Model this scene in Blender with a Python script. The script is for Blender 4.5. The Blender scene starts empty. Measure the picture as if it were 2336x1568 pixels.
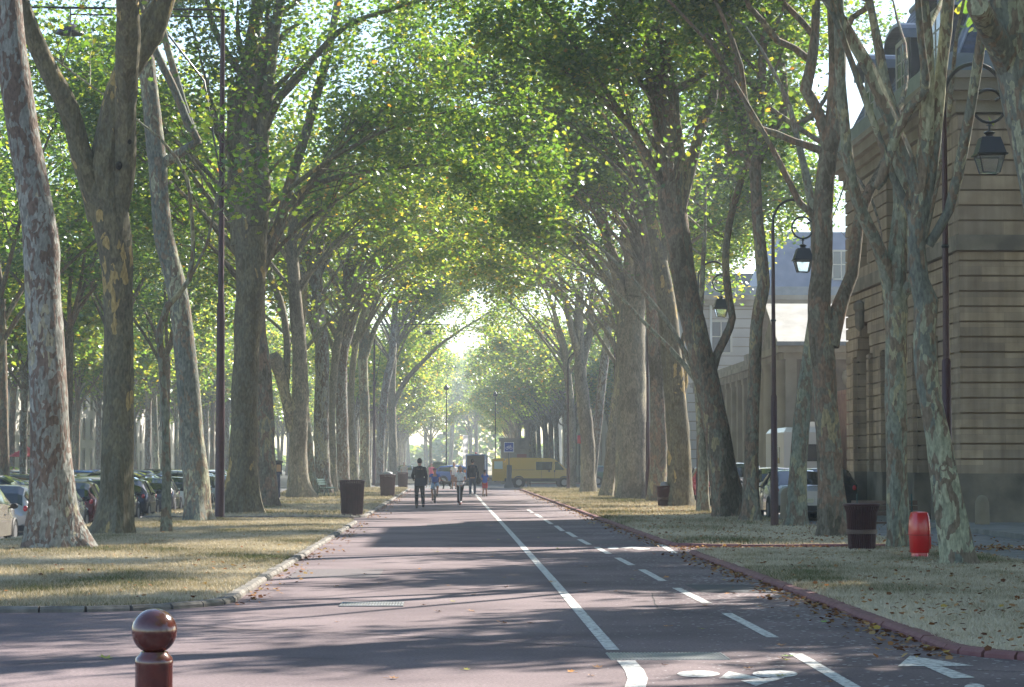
import bpy, math, random
import numpy as np
from mathutils import Vector, Matrix, noise as mnoise
R = math.radians
scene = bpy.context.scene
COL = scene.collection

# ------------------------------------------------------------------ camera, sky, sun, exposure
FPX, CX, CY = 5444.0, 1168.0, 784.0            # focal length and centre in pixels of a 2336 px wide picture
HC = 1.6
cam_d = bpy.data.cameras.new('camera'); cam = bpy.data.objects.new('camera', cam_d); COL.objects.link(cam)
cam_d.sensor_width = 36; cam_d.lens = FPX/2336*36; cam_d.clip_start = .1; cam_d.clip_end = 5000
cam.location = (0, 0, HC); cam.rotation_euler = (R(90+2.881), 0, R(-1.484)); scene.camera = cam
CM = cam.rotation_euler.to_matrix()
def ray(px, py): return CM @ Vector(((px-CX)/FPX, -(py-CY)/FPX, -1))
def at(px, py, Y):
    d = ray(px, py); t = Y/d.y; return Vector((d.x*t, Y, HC+d.z*t))
def G(px, py, z=0.0):
    d = ray(px, py); t = (z-HC)/d.z; return Vector((d.x*t, d.y*t, z))
HAZE_D = .00065
CPZ = -.42                                   # the car park lies lower than the promenade
SUN_AZ, SUN_EL = 45, 35                        # azimuth from +Y towards +X
world = bpy.data.worlds.new('World'); scene.world = world; world.use_nodes = True
wn = world.node_tree; bg = wn.nodes['Background']
sky = wn.nodes.new('ShaderNodeTexSky'); sky.sky_type = 'NISHITA'; sky.sun_disc = False
sky.sun_elevation = R(SUN_EL); sky.sun_rotation = R(SUN_AZ); sky.dust_density = .6; sky.air_density = 1.0; sky.ozone_density = 1.6
wn.links.new(sky.outputs[0], bg.inputs[0]); bg.inputs[1].default_value = 0.10
sl = bpy.data.lights.new('sun', 'SUN'); sl.energy = 5; sl.angle = R(.55); sl.color = (1, .93, .82)
so = bpy.data.objects.new('sun', sl); COL.objects.link(so)
sv = Vector((math.sin(R(SUN_AZ))*math.cos(R(SUN_EL)), math.cos(R(SUN_AZ))*math.cos(R(SUN_EL)), math.sin(R(SUN_EL))))
so.rotation_euler = sv.to_track_quat('Z', 'Y').to_euler(); so.location = (20, 20, 40)
vs = scene.view_settings; vs.view_transform = 'Standard'; vs.look = 'None'; vs.exposure = 1.55; vs.gamma = 1
scene.cycles.max_bounces = 7; scene.cycles.transmission_bounces = 6; scene.cycles.diffuse_bounces = 4
scene.cycles.volume_bounces = 1; scene.cycles.transparent_max_bounces = 8
scene.cycles.caustics_reflective = False; scene.cycles.caustics_refractive = False

# ------------------------------------------------------------------ helpers
def put(o, label=None, cat=None, group=None, kind=None):
    if label: o['label'] = label
    if cat: o['category'] = cat
    if group: o['group'] = group
    if kind: o['kind'] = kind
    return o
def thing(name, label, cat, loc=(0, 0, 0), rz=0, group=None):
    o = bpy.data.objects.new(name, None); COL.objects.link(o); o.location = loc; o.rotation_euler = (0, 0, rz)
    o.empty_display_size = .2
    return put(o, label, cat, group)
def children(o): return [c for c in bpy.data.objects if c.parent is o]
KIDS = {}
def copy_tree(o, parent=None):
    c = o.copy(); COL.objects.link(c); c.parent = parent
    for ch in KIDS.get(o.name, []): n = copy_tree(ch, c); KIDS.setdefault(c.name, []).append(n)
    return c
class MB:
    def __init__(s): s.v = []; s.f = []
    def add(s, vs_, fs):
        b = len(s.v); s.v += [tuple(p) for p in vs_]; s.f += [tuple(i+b for i in f) for f in fs]; return s
    def box(s, x0, y0, z0, x1, y1, z1):
        return s.add([(x0,y0,z0),(x1,y0,z0),(x1,y1,z0),(x0,y1,z0),(x0,y0,z1),(x1,y0,z1),(x1,y1,z1),(x0,y1,z1)],
                     [(0,3,2,1),(4,5,6,7),(0,1,5,4),(1,2,6,5),(2,3,7,6),(3,0,4,7)])
    def obox(s, c, sx, sy, sz, M):
        vv = [M @ Vector((x*sx/2, y*sy/2, z*sz/2)) + Vector(c) for z in (-1,1) for x,y in ((-1,-1),(1,-1),(1,1),(-1,1))]
        return s.add(vv, [(0,3,2,1),(4,5,6,7),(0,1,5,4),(1,2,6,5),(2,3,7,6),(3,0,4,7)])
    def quad(s, *p): return s.add(p, [tuple(range(len(p)))])
    def prism(s, poly, z0, z1):
        n = len(poly)
        return s.add([(x,y,z0) for x,y in poly]+[(x,y,z1) for x,y in poly],
                     [tuple(range(n))[::-1], tuple(range(n,2*n))]+[(i,(i+1)%n,(i+1)%n+n,i+n) for i in range(n)])
    def tube(s, pts, rad, seg=8, closed=False, caps=True, wob=0, seed=0, flare=0):
        pts = [Vector(p) for p in pts]; n = len(pts)
        if not hasattr(rad, '__len__'): rad = [rad]*n
        t0 = (pts[1]-pts[0]).normalized(); up = Vector((0,0,1)) if abs(t0.z) < .9 else Vector((0,1,0))
        a = t0.cross(up).normalized(); b0 = len(s.v); V = []
        for i, p in enumerate(pts):
            if closed: t = (pts[(i+1)%n]-pts[i-1]).normalized()
            else: t = (pts[min(i+1,n-1)]-pts[max(i-1,0)]).normalized()
            a = (a - t*a.dot(t)).normalized(); b = t.cross(a)
            for k in range(seg):
                th = 2*math.pi*k/seg; r = rad[i]
                dr = a*math.cos(th)+b*math.sin(th)
                if wob:
                    q = p+dr*r
                    r *= 1+wob*mnoise.noise(Vector((q.x*2.2+seed, q.y*2.2, q.z*1.1)))+wob*.6*mnoise.noise(Vector((q.x*6+seed, q.y*6, q.z*3)))
                if flare and i < flare:
                    r *= 1+.24*(1-i/flare)*(math.sin(3*th+seed)+.7*math.sin(5*th+seed*2))
                V.append(p+dr*r)
        F = []
        for i in range(n if closed else n-1):
            j = (i+1)%n
            for k in range(seg): F.append((i*seg+k, i*seg+(k+1)%seg, j*seg+(k+1)%seg, j*seg+k))
        if caps and not closed: F += [tuple(range(seg))[::-1], tuple((n-1)*seg+k for k in range(seg))]
        return s.add(V, F)
    def lathe(s, prof, c=(0,0,0), seg=24, sx=1, sy=1):
        V = []; n = len(prof)
        for r, z in prof:
            for k in range(seg):
                th = 2*math.pi*k/seg; V.append((c[0]+r*math.cos(th)*sx, c[1]+r*math.sin(th)*sy, c[2]+z))
        F = [(i*seg+k, i*seg+(k+1)%seg, (i+1)*seg+(k+1)%seg, (i+1)*seg+k) for i in range(n-1) for k in range(seg)]
        F += [tuple(range(seg))[::-1], tuple((n-1)*seg+k for k in range(seg))]
        return s.add(V, F)
    def ball(s, c, rx, ry=None, rz=None, seg=12, rings=8, M=None):
        ry = ry or rx; rz = rz or rx; V = []; 
        for i in range(rings+1):
            ph = math.pi*i/rings
            for k in range(seg):
                th = 2*math.pi*k/seg; p = Vector((rx*math.sin(ph)*math.cos(th), ry*math.sin(ph)*math.sin(th), -rz*math.cos(ph)))
                V.append((M @ p if M else p)+Vector(c))
        return s.add(V, [(i*seg+k, i*seg+(k+1)%seg, (i+1)*seg+(k+1)%seg, (i+1)*seg+k) for i in range(rings) for k in range(seg)])
    def torus(s, c, Rr, r, seg=24, sub=6, axis='x'):
        pts = []
        for i in range(seg):
            t = 2*math.pi*i/seg; u, w = Rr*math.cos(t), Rr*math.sin(t)
            pts.append({'x': (c[0], c[1]+u, c[2]+w), 'y': (c[0]+u, c[1], c[2]+w), 'z': (c[0]+u, c[1]+w, c[2])}[axis])
        return s.tube(pts, r, sub, closed=True)
    def build(s, name, m, parent=None, smooth=True, base=None):
        me = bpy.data.meshes.new(name)
        v = s.v if base is None else [(x-base[0], y-base[1], z-base[2]) for x, y, z in s.v]
        me.from_pydata(v, [], s.f); me.validate(clean_customdata=False); me.update()
        ms = m if isinstance(m, (list, tuple)) else [m]
        for q in ms: me.materials.append(q)
        if smooth: me.polygons.foreach_set('use_smooth', [True]*len(me.polygons)); me.set_sharp_from_angle(angle=R(38))
        o = bpy.data.objects.new(name, me); COL.objects.link(o); o.parent = parent
        if parent is not None: KIDS.setdefault(parent.name, []).append(o)
        return o
def struct(name, mb, m, smooth=False):
    o = mb.build(name, m, None, smooth); o['kind'] = 'structure'; return o

def mat(name, c, rough=.7, metal=0, c2=None, scale=6, bump=0, bscale=40, detail=5, coat=0, stretch=None, spec=None, obj_rand=0):
    m = bpy.data.materials.new(name); m.use_nodes = True; nt = m.node_tree; N = nt.nodes; L = nt.links
    p = N['Principled BSDF']; p.inputs['Base Color'].default_value = (*c, 1); p.inputs['Roughness'].default_value = rough
    p.inputs['Metallic'].default_value = metal; p.inputs['Coat Weight'].default_value = coat
    if spec is not None: p.inputs['Specular IOR Level'].default_value = spec
    tc = N.new('ShaderNodeTexCoord'); src = tc.outputs['Object']
    if stretch:
        mp = N.new('ShaderNodeMapping'); mp.inputs['Scale'].default_value = stretch; L.new(src, mp.inputs[0]); src = mp.outputs[0]
    if c2:
        n = N.new('ShaderNodeTexNoise'); n.inputs['Scale'].default_value = scale; n.inputs['Detail'].default_value = detail; L.new(src, n.inputs[0])
        r = N.new('ShaderNodeValToRGB'); r.color_ramp.elements[0].position = .36; r.color_ramp.elements[1].position = .64
        r.color_ramp.elements[0].color = (*c, 1); r.color_ramp.elements[1].color = (*c2, 1)
        L.new(n.outputs[0], r.inputs[0]); L.new(r.outputs[0], p.inputs['Base Color'])
    if bump:
        n = N.new('ShaderNodeTexNoise'); n.inputs['Scale'].default_value = bscale; n.inputs['Detail'].default_value = 4; L.new(src, n.inputs[0])
        b = N.new('ShaderNodeBump'); b.inputs['Strength'].default_value = bump; b.inputs['Distance'].default_value = .02
        L.new(n.outputs[0], b.inputs['Height']); L.new(b.outputs[0], p.inputs['Normal'])
    return m
def bark(name, cols, scale=5.5, seed=0.0, moss=0.0):
    """plane-tree bark: flaking patches in several colours, stretched upwards"""
    m = bpy.data.materials.new(name); m.use_nodes = True; nt = m.node_tree; N = nt.nodes; L = nt.links
    p = N['Principled BSDF']; p.inputs['Roughness'].default_value = .85; p.inputs['Specular IOR Level'].default_value = .2
    tc = N.new('ShaderNodeTexCoord'); oi = N.new('ShaderNodeObjectInfo')
    ad = N.new('ShaderNodeVectorMath'); ad.operation = 'ADD'; L.new(tc.outputs['Object'], ad.inputs[0])
    ml = N.new('ShaderNodeMath'); ml.operation = 'MULTIPLY'; ml.inputs[1].default_value = 37; L.new(oi.outputs['Random'], ml.inputs[0]); L.new(ml.outputs[0], ad.inputs[1])
    mp = N.new('ShaderNodeMapping'); mp.inputs['Scale'].default_value = (1, 1, .42); mp.inputs['Location'].default_value = (seed, seed, 0); L.new(ad.outputs[0], mp.inputs[0])
    dn = N.new('ShaderNodeTexNoise'); dn.inputs['Scale'].default_value = 4; dn.inputs['Detail'].default_value = 4; L.new(mp.outputs[0], dn.inputs[0])
    mx = N.new('ShaderNodeMix'); mx.data_type = 'RGBA'; mx.blend_type = 'LINEAR_LIGHT'; mx.inputs[0].default_value = .22
    L.new(mp.outputs[0], mx.inputs[6]); L.new(dn.outputs['Color'], mx.inputs[7])
    vo = N.new('ShaderNodeTexVoronoi'); vo.inputs['Scale'].default_value = scale; L.new(mx.outputs[2], vo.inputs[0])
    sp = N.new('ShaderNodeSeparateColor'); L.new(vo.outputs['Color'], sp.inputs[0])
    big = N.new('ShaderNodeTexNoise'); big.inputs['Scale'].default_value = 1.1; big.inputs['Detail'].default_value = 2; L.new(mp.outputs[0], big.inputs[0])
    am = N.new('ShaderNodeMath'); am.operation = 'MULTIPLY_ADD'; am.inputs[1].default_value = .45
    b2 = N.new('ShaderNodeMath'); b2.operation = 'MULTIPLY_ADD'; b2.inputs[1].default_value = 1.6; b2.inputs[2].default_value = -.5; L.new(big.outputs[0], b2.inputs[0])
    L.new(sp.outputs[0], am.inputs[0]); L.new(b2.outputs[0], am.inputs[2])
    r = N.new('ShaderNodeValToRGB'); r.color_ramp.interpolation = 'CONSTANT'; cr = r.color_ramp
    pos = [0, .3, .5, .66, .82]
    for i, c in enumerate(cols):
        e = cr.elements[i] if i < 2 else cr.elements.new(pos[i]); e.position = pos[i]; e.color = (*c, 1)
    L.new(am.outputs[0], r.inputs[0])
    fn = N.new('ShaderNodeTexNoise'); fn.inputs['Scale'].default_value = 22; fn.inputs['Detail'].default_value = 6; L.new(mp.outputs[0], fn.inputs[0])
    fr = N.new('ShaderNodeMapRange'); fr.inputs[1].default_value = .3; fr.inputs[2].default_value = .7; fr.inputs[3].default_value = .68; fr.inputs[4].default_value = 1.45; L.new(fn.outputs[0], fr.inputs[0])
    mm = N.new('ShaderNodeMix'); mm.data_type = 'RGBA'; mm.blend_type = 'MULTIPLY'; mm.inputs[0].default_value = 1
    L.new(r.outputs[0], mm.inputs[6]); L.new(fr.outputs[0], mm.inputs[7]); L.new(mm.outputs[2], p.inputs['Base Color'])
    bp = N.new('ShaderNodeBump'); bp.inputs['Strength'].default_value = .7; bp.inputs['Distance'].default_value = .03
    ba = N.new('ShaderNodeMath'); ba.operation = 'MULTIPLY_ADD'; ba.inputs[1].default_value = .5; L.new(sp.outputs[1], ba.inputs[0]); L.new(fn.outputs[0], ba.inputs[2])
    L.new(ba.outputs[0], bp.inputs['Height']); L.new(bp.outputs[0], p.inputs['Normal'])
    return m
def leafmat(name, stops, trans=.55, tb=1.0, gloss=.07):
    m = bpy.data.materials.new(name); m.use_nodes = True; nt = m.node_tree; N = nt.nodes; L = nt.links
    N.remove(N['Principled BSDF']); out = N['Material Output']
    a = N.new('ShaderNodeAttribute'); a.attribute_name = 'rnd'
    r = N.new('ShaderNodeValToRGB'); cr = r.color_ramp
    for i, (pp, c) in enumerate(stops):
        e = cr.elements[i] if i < 2 else cr.elements.new(pp); e.position = pp; e.color = (*c, 1)
    L.new(a.outputs['Fac'], r.inputs[0])
    d = N.new('ShaderNodeBsdfDiffuse'); t = N.new('ShaderNodeBsdfTranslucent'); g = N.new('ShaderNodeBsdfGlossy'); g.inputs['Roughness'].default_value = .38
    g.inputs[0].default_value = (.9, .95, 1, 1)
    tm = N.new('ShaderNodeMix'); tm.data_type = 'RGBA'; tm.blend_type = 'MULTIPLY'; tm.inputs[0].default_value = 1; tm.inputs[7].default_value = (2.6*tb, 2.3*tb, 1.0*tb, 1)
    L.new(r.outputs[0], tm.inputs[6]); L.new(r.outputs[0], d.inputs[0]); L.new(tm.outputs[2], t.inputs[0])
    m1 = N.new('ShaderNodeMixShader'); m1.inputs[0].default_value = trans; L.new(d.outputs[0], m1.inputs[1]); L.new(t.outputs[0], m1.inputs[2])
    m2 = N.new('ShaderNodeMixShader'); m2.inputs[0].default_value = gloss; L.new(m1.outputs[0], m2.inputs[1]); L.new(g.outputs[0], m2.inputs[2])
    L.new(m2.outputs[0], out.inputs[0]); return m
SHAPE = np.array([(0,-.5,0),(.52,-.12,.1),(.2,.02,0.0),(.3,.5,.08),(-.3,.5,.08),(-.2,.02,0.0),(-.52,-.12,.1)])[[0,1,3,4,6]]
SHAPE_N = np.array([(0,-.5,0),(.22,-.3,.03),(.55,-.25,.12),(.36,.02,.05),(.5,.36,.12),(.18,.26,.02),(0,.58,.03),(-.18,.26,.02),(-.5,.36,.12),(-.36,.02,.05),(-.55,-.25,.12),(-.22,-.3,.03)])
def leaves(name, P, size, m, parent=None, seed=0, flat=0.35, base=None, rnd=None, smin=.7, smax=1.3, shape=None):
    """one mesh of single five-cornered leaves at the points P"""
    g = np.random.default_rng(seed); n = len(P); P = np.asarray(P, float)
    if base is not None: P = P-np.array(base)
    nrm = g.normal(size=(n,3)); nrm[:,2] = np.abs(nrm[:,2])+flat*2; nrm /= np.linalg.norm(nrm,axis=1)[:,None]
    t = g.normal(size=(n,3)); t -= nrm*(t*nrm).sum(1)[:,None]; t /= np.linalg.norm(t,axis=1)[:,None]; b = np.cross(nrm,t)
    s = size*g.uniform(smin,smax,size=n)
    SH = SHAPE if shape is None else shape; k = len(SH)
    V = P[:,None,:]+s[:,None,None]*(SH[None,:,0,None]*t[:,None,:]+SH[None,:,1,None]*b[:,None,:]+SH[None,:,2,None]*nrm[:,None,:])
    me = bpy.data.meshes.new(name); me.vertices.add(n*k); me.vertices.foreach_set('co', V.reshape(-1).astype(np.float32))
    me.loops.add(n*k); me.loops.foreach_set('vertex_index', np.arange(n*k,dtype=np.int32))
    me.polygons.add(n); me.polygons.foreach_set('loop_start', np.arange(0,n*k,k,dtype=np.int32)); me.polygons.foreach_set('loop_total', np.full(n,k,dtype=np.int32))
    me.update(calc_edges=True); me.materials.append(m)
    at_ = me.attributes.new('rnd','FLOAT','FACE'); at_.data.foreach_set('value', (g.uniform(size=n) if rnd is None else rnd).astype(np.float32))
    o = bpy.data.objects.new(name, me); COL.objects.link(o); o.parent = parent
    if parent is not None: KIDS.setdefault(parent.name, []).append(o)
    return o

# ------------------------------------------------------------------ materials
M_ = {}
BK = {
 'grey': bark('bark_grey', [(.13,.095,.075),(.20,.20,.18),(.16,.12,.10),(.27,.27,.245),(.32,.29,.21)], 12),
 'olive': bark('bark_olive', [(.11,.095,.06),(.13,.12,.085),(.16,.14,.09),(.12,.105,.075),(.34,.25,.11)], 7, 3.),
 'mottle': bark('bark_mottle', [(.12,.13,.115),(.16,.17,.145),(.19,.15,.11),(.29,.295,.21),(.36,.355,.25)], 12, 7.),
 'green': bark('bark_green', [(.15,.16,.13),(.20,.21,.17),(.19,.15,.11),(.24,.25,.19),(.34,.31,.2)], 9.5, 11.),
 'beige': bark('bark_beige', [(.16,.14,.11),(.21,.19,.15),(.25,.22,.17),(.19,.18,.145),(.34,.30,.2)], 8, 23.),
 'brown': bark('bark_brown', [(.10,.085,.06),(.15,.13,.10),(.20,.14,.10),(.19,.18,.14),(.30,.25,.15)], 8, 19.),
}
LEAF = leafmat('leaf_green', [(0,(.028,.07,.016)),(.35,(.048,.105,.021)),(.62,(.078,.143,.026)),(.92,(.13,.18,.034)),(.99,(.20,.20,.035)),(1,(.28,.12,.03))], .57, 1.3)
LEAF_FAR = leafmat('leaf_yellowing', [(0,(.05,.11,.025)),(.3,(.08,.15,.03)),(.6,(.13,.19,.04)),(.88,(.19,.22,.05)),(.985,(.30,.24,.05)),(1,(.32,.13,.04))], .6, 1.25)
LITTER = leafmat('leaf_litter', [(0,(.09,.035,.018)),(.3,(.20,.08,.035)),(.55,(.32,.15,.06)),(.8,(.38,.23,.11)),(.95,(.42,.30,.14)),(1,(.5,.34,.06))], .1, .5, .01)
STRAW = leafmat('dry_grass', [(0,(.09,.12,.045)),(.3,(.17,.175,.09)),(.5,(.38,.33,.24)),(.8,(.52,.455,.35)),(1,(.64,.57,.45))], .06, .6, 0)
STONE = mat('facade_stone', (.20,.165,.115), .9, c2=(.29,.25,.185), scale=.9, bump=.3, bscale=18)
STONE2 = mat('stone_weathered', (.14,.12,.095), .9, c2=(.27,.235,.18), scale=1.3, bump=.3, bscale=14)
PALE = mat('pale_render', (.34,.31,.28), .9, c2=(.42,.39,.355), scale=.5)
SLATE = mat('roof_slate', (.03,.036,.05), .6, c2=(.05,.058,.075), scale=3, spec=.2)
ZINC = mat('roof_zinc', (.13,.15,.17), .42, .5, c2=(.19,.21,.23), scale=2)
GLASS = mat('window_glass', (.03,.035,.04), .12, spec=.8)
CARGLASS = mat('car_glass', (.02,.03,.03), .06, spec=.9, coat=.6)
IRON = mat('brown_painted_iron', (.060,.020,.024), .42, coat=.1, spec=.3, c2=(.042,.014,.018), scale=8)
BLACKM = mat('black_metal', (.016,.017,.02), .35, coat=.2)
RUBBER = mat('rubber', (.02,.02,.02), .85)
CHROME = mat('rim_alloy', (.34,.34,.36), .38, .7)
WHITEP = mat('road_paint', (.30,.27,.27), .8, c2=(.66,.65,.62), scale=16, detail=12)
WHITEP.node_tree.nodes['Color Ramp'].color_ramp.elements[0].position = .40; WHITEP.node_tree.nodes['Color Ramp'].color_ramp.elements[1].position = .50

# ------------------------------------------------------------------ ground surfaces
def asphalt(name, a, b, drops=True):
    m = mat(name, a, .86, c2=b, scale=.55, detail=8); nt = m.node_tree; N = nt.nodes; L = nt.links; p = N['Principled BSDF']
    p.inputs['Specular IOR Level'].default_value = .35
    tc = N.new('ShaderNodeTexCoord'); base = p.inputs['Base Color'].links[0].from_socket
    n = N.new('ShaderNodeTexNoise'); n.inputs['Scale'].default_value = 90; n.inputs['Detail'].default_value = 3; L.new(tc.outputs['Object'], n.inputs[0])
    n.inputs['Scale'].default_value = 34; n.inputs['Detail'].default_value = 8; n.inputs['Roughness'].default_value = .75
    mr = N.new('ShaderNodeMapRange'); mr.inputs[1].default_value = .32; mr.inputs[2].default_value = .68; mr.inputs[3].default_value = .55; mr.inputs[4].default_value = 1.42; L.new(n.outputs[0], mr.inputs[0])
    mm = N.new('ShaderNodeMix'); mm.data_type = 'RGBA'; mm.blend_type = 'MULTIPLY'; mm.inputs[0].default_value = 1; L.new(base, mm.inputs[6]); L.new(mr.outputs[0], mm.inputs[7])
    last = mm.outputs[2]
    if drops:      # bird droppings, thickest under the right-hand trees
        v = N.new('ShaderNodeTexVoronoi'); v.inputs['Scale'].default_value = 9; v.inputs['Randomness'].default_value = 1; L.new(tc.outputs['Object'], v.inputs[0])
        lt = N.new('ShaderNodeMath'); lt.operation = 'LESS_THAN'; L.new(v.outputs['Distance'], lt.inputs[0])
        sx = N.new('ShaderNodeSeparateXYZ'); L.new(tc.outputs['Object'], sx.inputs[0])
        big = N.new('ShaderNodeTexNoise'); big.inputs['Scale'].default_value = .35; L.new(tc.outputs['Object'], big.inputs[0])
        mx = N.new('ShaderNodeMapRange'); mx.inputs[1].default_value = 0; mx.inputs[2].default_value = 4; L.new(sx.outputs['X'], mx.inputs[0])
        mu = N.new('ShaderNodeMath'); mu.operation = 'MULTIPLY'; L.new(mx.outputs[0], mu.inputs[0]); L.new(big.outputs[0], mu.inputs[1])
        m2 = N.new('ShaderNodeMath'); m2.operation = 'MULTIPLY'; m2.inputs[1].default_value = .5; L.new(mu.outputs[0], m2.inputs[0]); L.new(m2.outputs[0], lt.inputs[1])
        mw = N.new('ShaderNodeMix'); mw.data_type = 'RGBA'; L.new(last, mw.inputs[6]); mw.inputs[7].default_value = (.5,.5,.5,1)
        hf = N.new('ShaderNodeMath'); hf.operation = 'MULTIPLY'; hf.inputs[1].default_value = .7; L.new(lt.outputs[0], hf.inputs[0]); L.new(hf.outputs[0], mw.inputs[0]); last = mw.outputs[2]
    L.new(last, p.inputs['Base Color'])
    bp = N.new('ShaderNodeBump'); bp.inputs['Strength'].default_value = .5; bp.inputs['Distance'].default_value = .008; L.new(n.outputs[0], bp.inputs['Height']); L.new(bp.outputs[0], p.inputs['Normal'])
    return m
ASPH = asphalt('red_asphalt', (.124,.092,.101), (.208,.160,.168))
ASPH_G = asphalt('grey_asphalt', (.10,.10,.105), (.15,.15,.15), False)
TURF = mat('turf', (.21,.185,.13), .95, c2=(.42,.36,.28), scale=.9, detail=8, bump=.8, bscale=25)
EARTH = mat('earth', (.16,.14,.09), .95, c2=(.24,.21,.14), scale=.3)
struct('ground', MB().quad((-900,-900,-.03),(900,-900,-.03),(900,26.1,-.03),(-900,26.1,-.03)).quad((-9.02,26.1,-.03),(900,26.1,-.03),(900,2500,-.03),(-9.02,2500,-.03)).quad((-900,26.9,-.46),(-9.7,26.9,-.46),(-9.7,2500,-.46),(-900,2500,-.46)).quad((-9.7,26.9,-.46),(-9.02,26.1,-.03),(-9.02,2500,-.03),(-9.7,2500,-.46)).quad((-900,26.1,-.03),(-9.02,26.1,-.03),(-9.7,26.9,-.46),(-900,26.9,-.46)), EARTH)
struct('promenade', MB().box(-40,-8,-.025,40,26.2,0).box(-9,26.2,-.025,11,153,0), ASPH)
struct('car_park', MB().quad((-36,27,CPZ),(-9.75,27,CPZ),(-9.75,420,CPZ),(-36,420,CPZ)), ASPH_G)
struct('cross_road', MB().quad((-9,153,.0),(36,153,.0),(36,186,.0),(-9,186,.0)), ASPH_G)
struct('far_promenade', MB().quad((-2.6,186,.0),(4.3,186,.0),(4.3,700,.0),(-2.6,700,.0)), ASPH)
# cobbled lane on the right
cob = mat('cobbles', (.17,.165,.16), .8, c2=(.27,.26,.25), scale=2.5)
nt = cob.node_tree; v = nt.nodes.new('ShaderNodeTexVoronoi'); v.inputs['Scale'].default_value = 7; b = nt.nodes.new('ShaderNodeBump'); b.inputs['Distance'].default_value = .03; b.inputs['Strength'].default_value = 1
tcn = nt.nodes.new('ShaderNodeTexCoord'); nt.links.new(tcn.outputs['Object'], v.inputs[0]); b.invert = True; nt.links.new(v.outputs[0], b.inputs['Height']); nt.links.new(b.outputs[0], nt.nodes['Principled BSDF'].inputs['Normal'])
struct('cobbled_lane', MB().quad((9.0,22,.003),(22,22,.003),(22,153,.003),(9.0,153,.003)), cob)
PAVE = mat('pavement_stone', (.17,.165,.15), .9, c2=(.24,.23,.21), scale=2, bump=.3)
struct('pavement', MB().box(12.0,46,-.02,22,59.9,.12).box(12.0,59.9,-.02,12.8,104,.12), PAVE)
# verges (turf slabs with rounded ends)
def rounded(x0,x1,y0,y1,corner,r=1.3):
    pts = []
    def arc(cx,cy,a0,a1): 
        for i in range(7): a = R(a0+(a1-a0)*i/6); pts.append((cx+r*math.cos(a), cy+r*math.sin(a)))
    def c(k,x,y,cx,cy,a0,a1): 
        if k in corner: arc(cx,cy,a0,a1)
        else: pts.append((x,y))
    c('sw',x0,y0,x0+r,y0+r,180,270); c('se',x1,y0,x1-r,y0+r,270,360); c('ne',x1,y1,x1-r,y1-r,0,90); c('nw',x0,y1,x0+r,y1-r,90,180)
    return pts
VERGES = [('L',rounded(-9,-2.62,26,66.5,('se','ne'),1.8)), ('L',rounded(-9,-2.62,70.5,150,('se','ne'),1.2)),
          ('R',rounded(4.35,9.0,19.2,43.4,('sw','nw'),1.2)), ('R',rounded(4.35,9.0,45.6,150,('sw','nw'),1.2)),
          ('L',rounded(-9,-2.62,188,500,('se',),1.2)), ('R',rounded(4.35,11,188,500,('sw',),1.2))]
tb_ = MB()
for s_, poly in VERGES: tb_.prism(poly, -.02, .05)
struct('verge', tb_, TURF)
KG = mat('kerb_granite', (.11,.10,.09), .9, c2=(.24,.22,.195), scale=5, bump=.4)
KR = mat('kerb_red_paint', (.17,.065,.07), .7, c2=(.22,.10,.10), scale=5, bump=.3)
def kerb(poly, side, mb, w=.13):
    n = len(poly)
    cxm = sum(p[0] for p in poly)/n; 
    for i in range(n):
        a, b = Vector((*poly[i],0)), Vector((*poly[(i+1)%n],0)); d = b-a; L_ = d.length
        if L_ < .01: continue
        if abs(d.x) < .02 and ((side == 'L' and a.x < cxm) or (side == 'R' and a.x > cxm)): continue
        t = d/L_; nn = Vector((t.y,-t.x,0)); k = max(1, round(L_/1.0))
        for j in range(k):
            g = .006 if L_ > .8 else 0
            p, q = a+t*(L_*j/k+g), a+t*(L_*(j+1)/k-g); h = .062+random.uniform(-.004,.006); o = random.uniform(-.008,.008)
            P = [p-nn*(.02), q-nn*(.02), q+nn*(w+o), p+nn*(w+o)]; Pt = [p-nn*.02, q-nn*.02, q+nn*(w+o-.03), p+nn*(w+o-.03)]
            V = [(v_.x,v_.y,-.02) for v_ in P]+[(v_.x,v_.y,h-.03) for v_ in P]+[(v_.x,v_.y,h) for v_ in Pt]
            F = [(0,3,2,1)]+[(i0,(i0+1)%4,(i0+1)%4+4,i0+4) for i0 in range(4)]+[(i0+4,(i0+1)%4+4,(i0+1)%4+8,i0+8) for i0 in range(4)]+[(8,9,10,11)]
            mb.add(V,F)
random.seed(4)
kl, kr = MB(), MB()
for s_, poly in VERGES: kerb(poly, s_, kl if s_ == 'L' else kr)
struct('granite_kerb', kl, KG); struct('red_kerb', kr, KR)
# markings
def strip(mb, pts, w, z=.004):
    for i in range(len(pts)-1):
        a, b = Vector((*pts[i],0)), Vector((*pts[i+1],0)); t = (b-a).normalized(); n = Vector((t.y,-t.x,0))*w/2
        a0 = a; 
        mb.quad((a-n+Vector((0,0,z))), (a+n+Vector((0,0,z))), (b+n+Vector((0,0,z))), (b-n+Vector((0,0,z))))
def g2(px,py): p = G(px,py); return (p.x,p.y)
wl = MB()
c_ = [g2(1432,1600),g2(1448,1572),g2(1455,1550),g2(1447,1530),g2(1428,1508)]
strip(wl,[c_[0],c_[1]],.15); strip(wl,[c_[1],c_[2]],.15); strip(wl,[c_[2],c_[3]],.15); strip(wl,[c_[3],c_[4]],.15)
strip(wl,[g2(1398,1484),(1.41,33),(1.40,60),(1.34,100),(1.3,150)],.115)
struct('centre_line', wl, WHITEP)
dl = MB()
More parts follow.
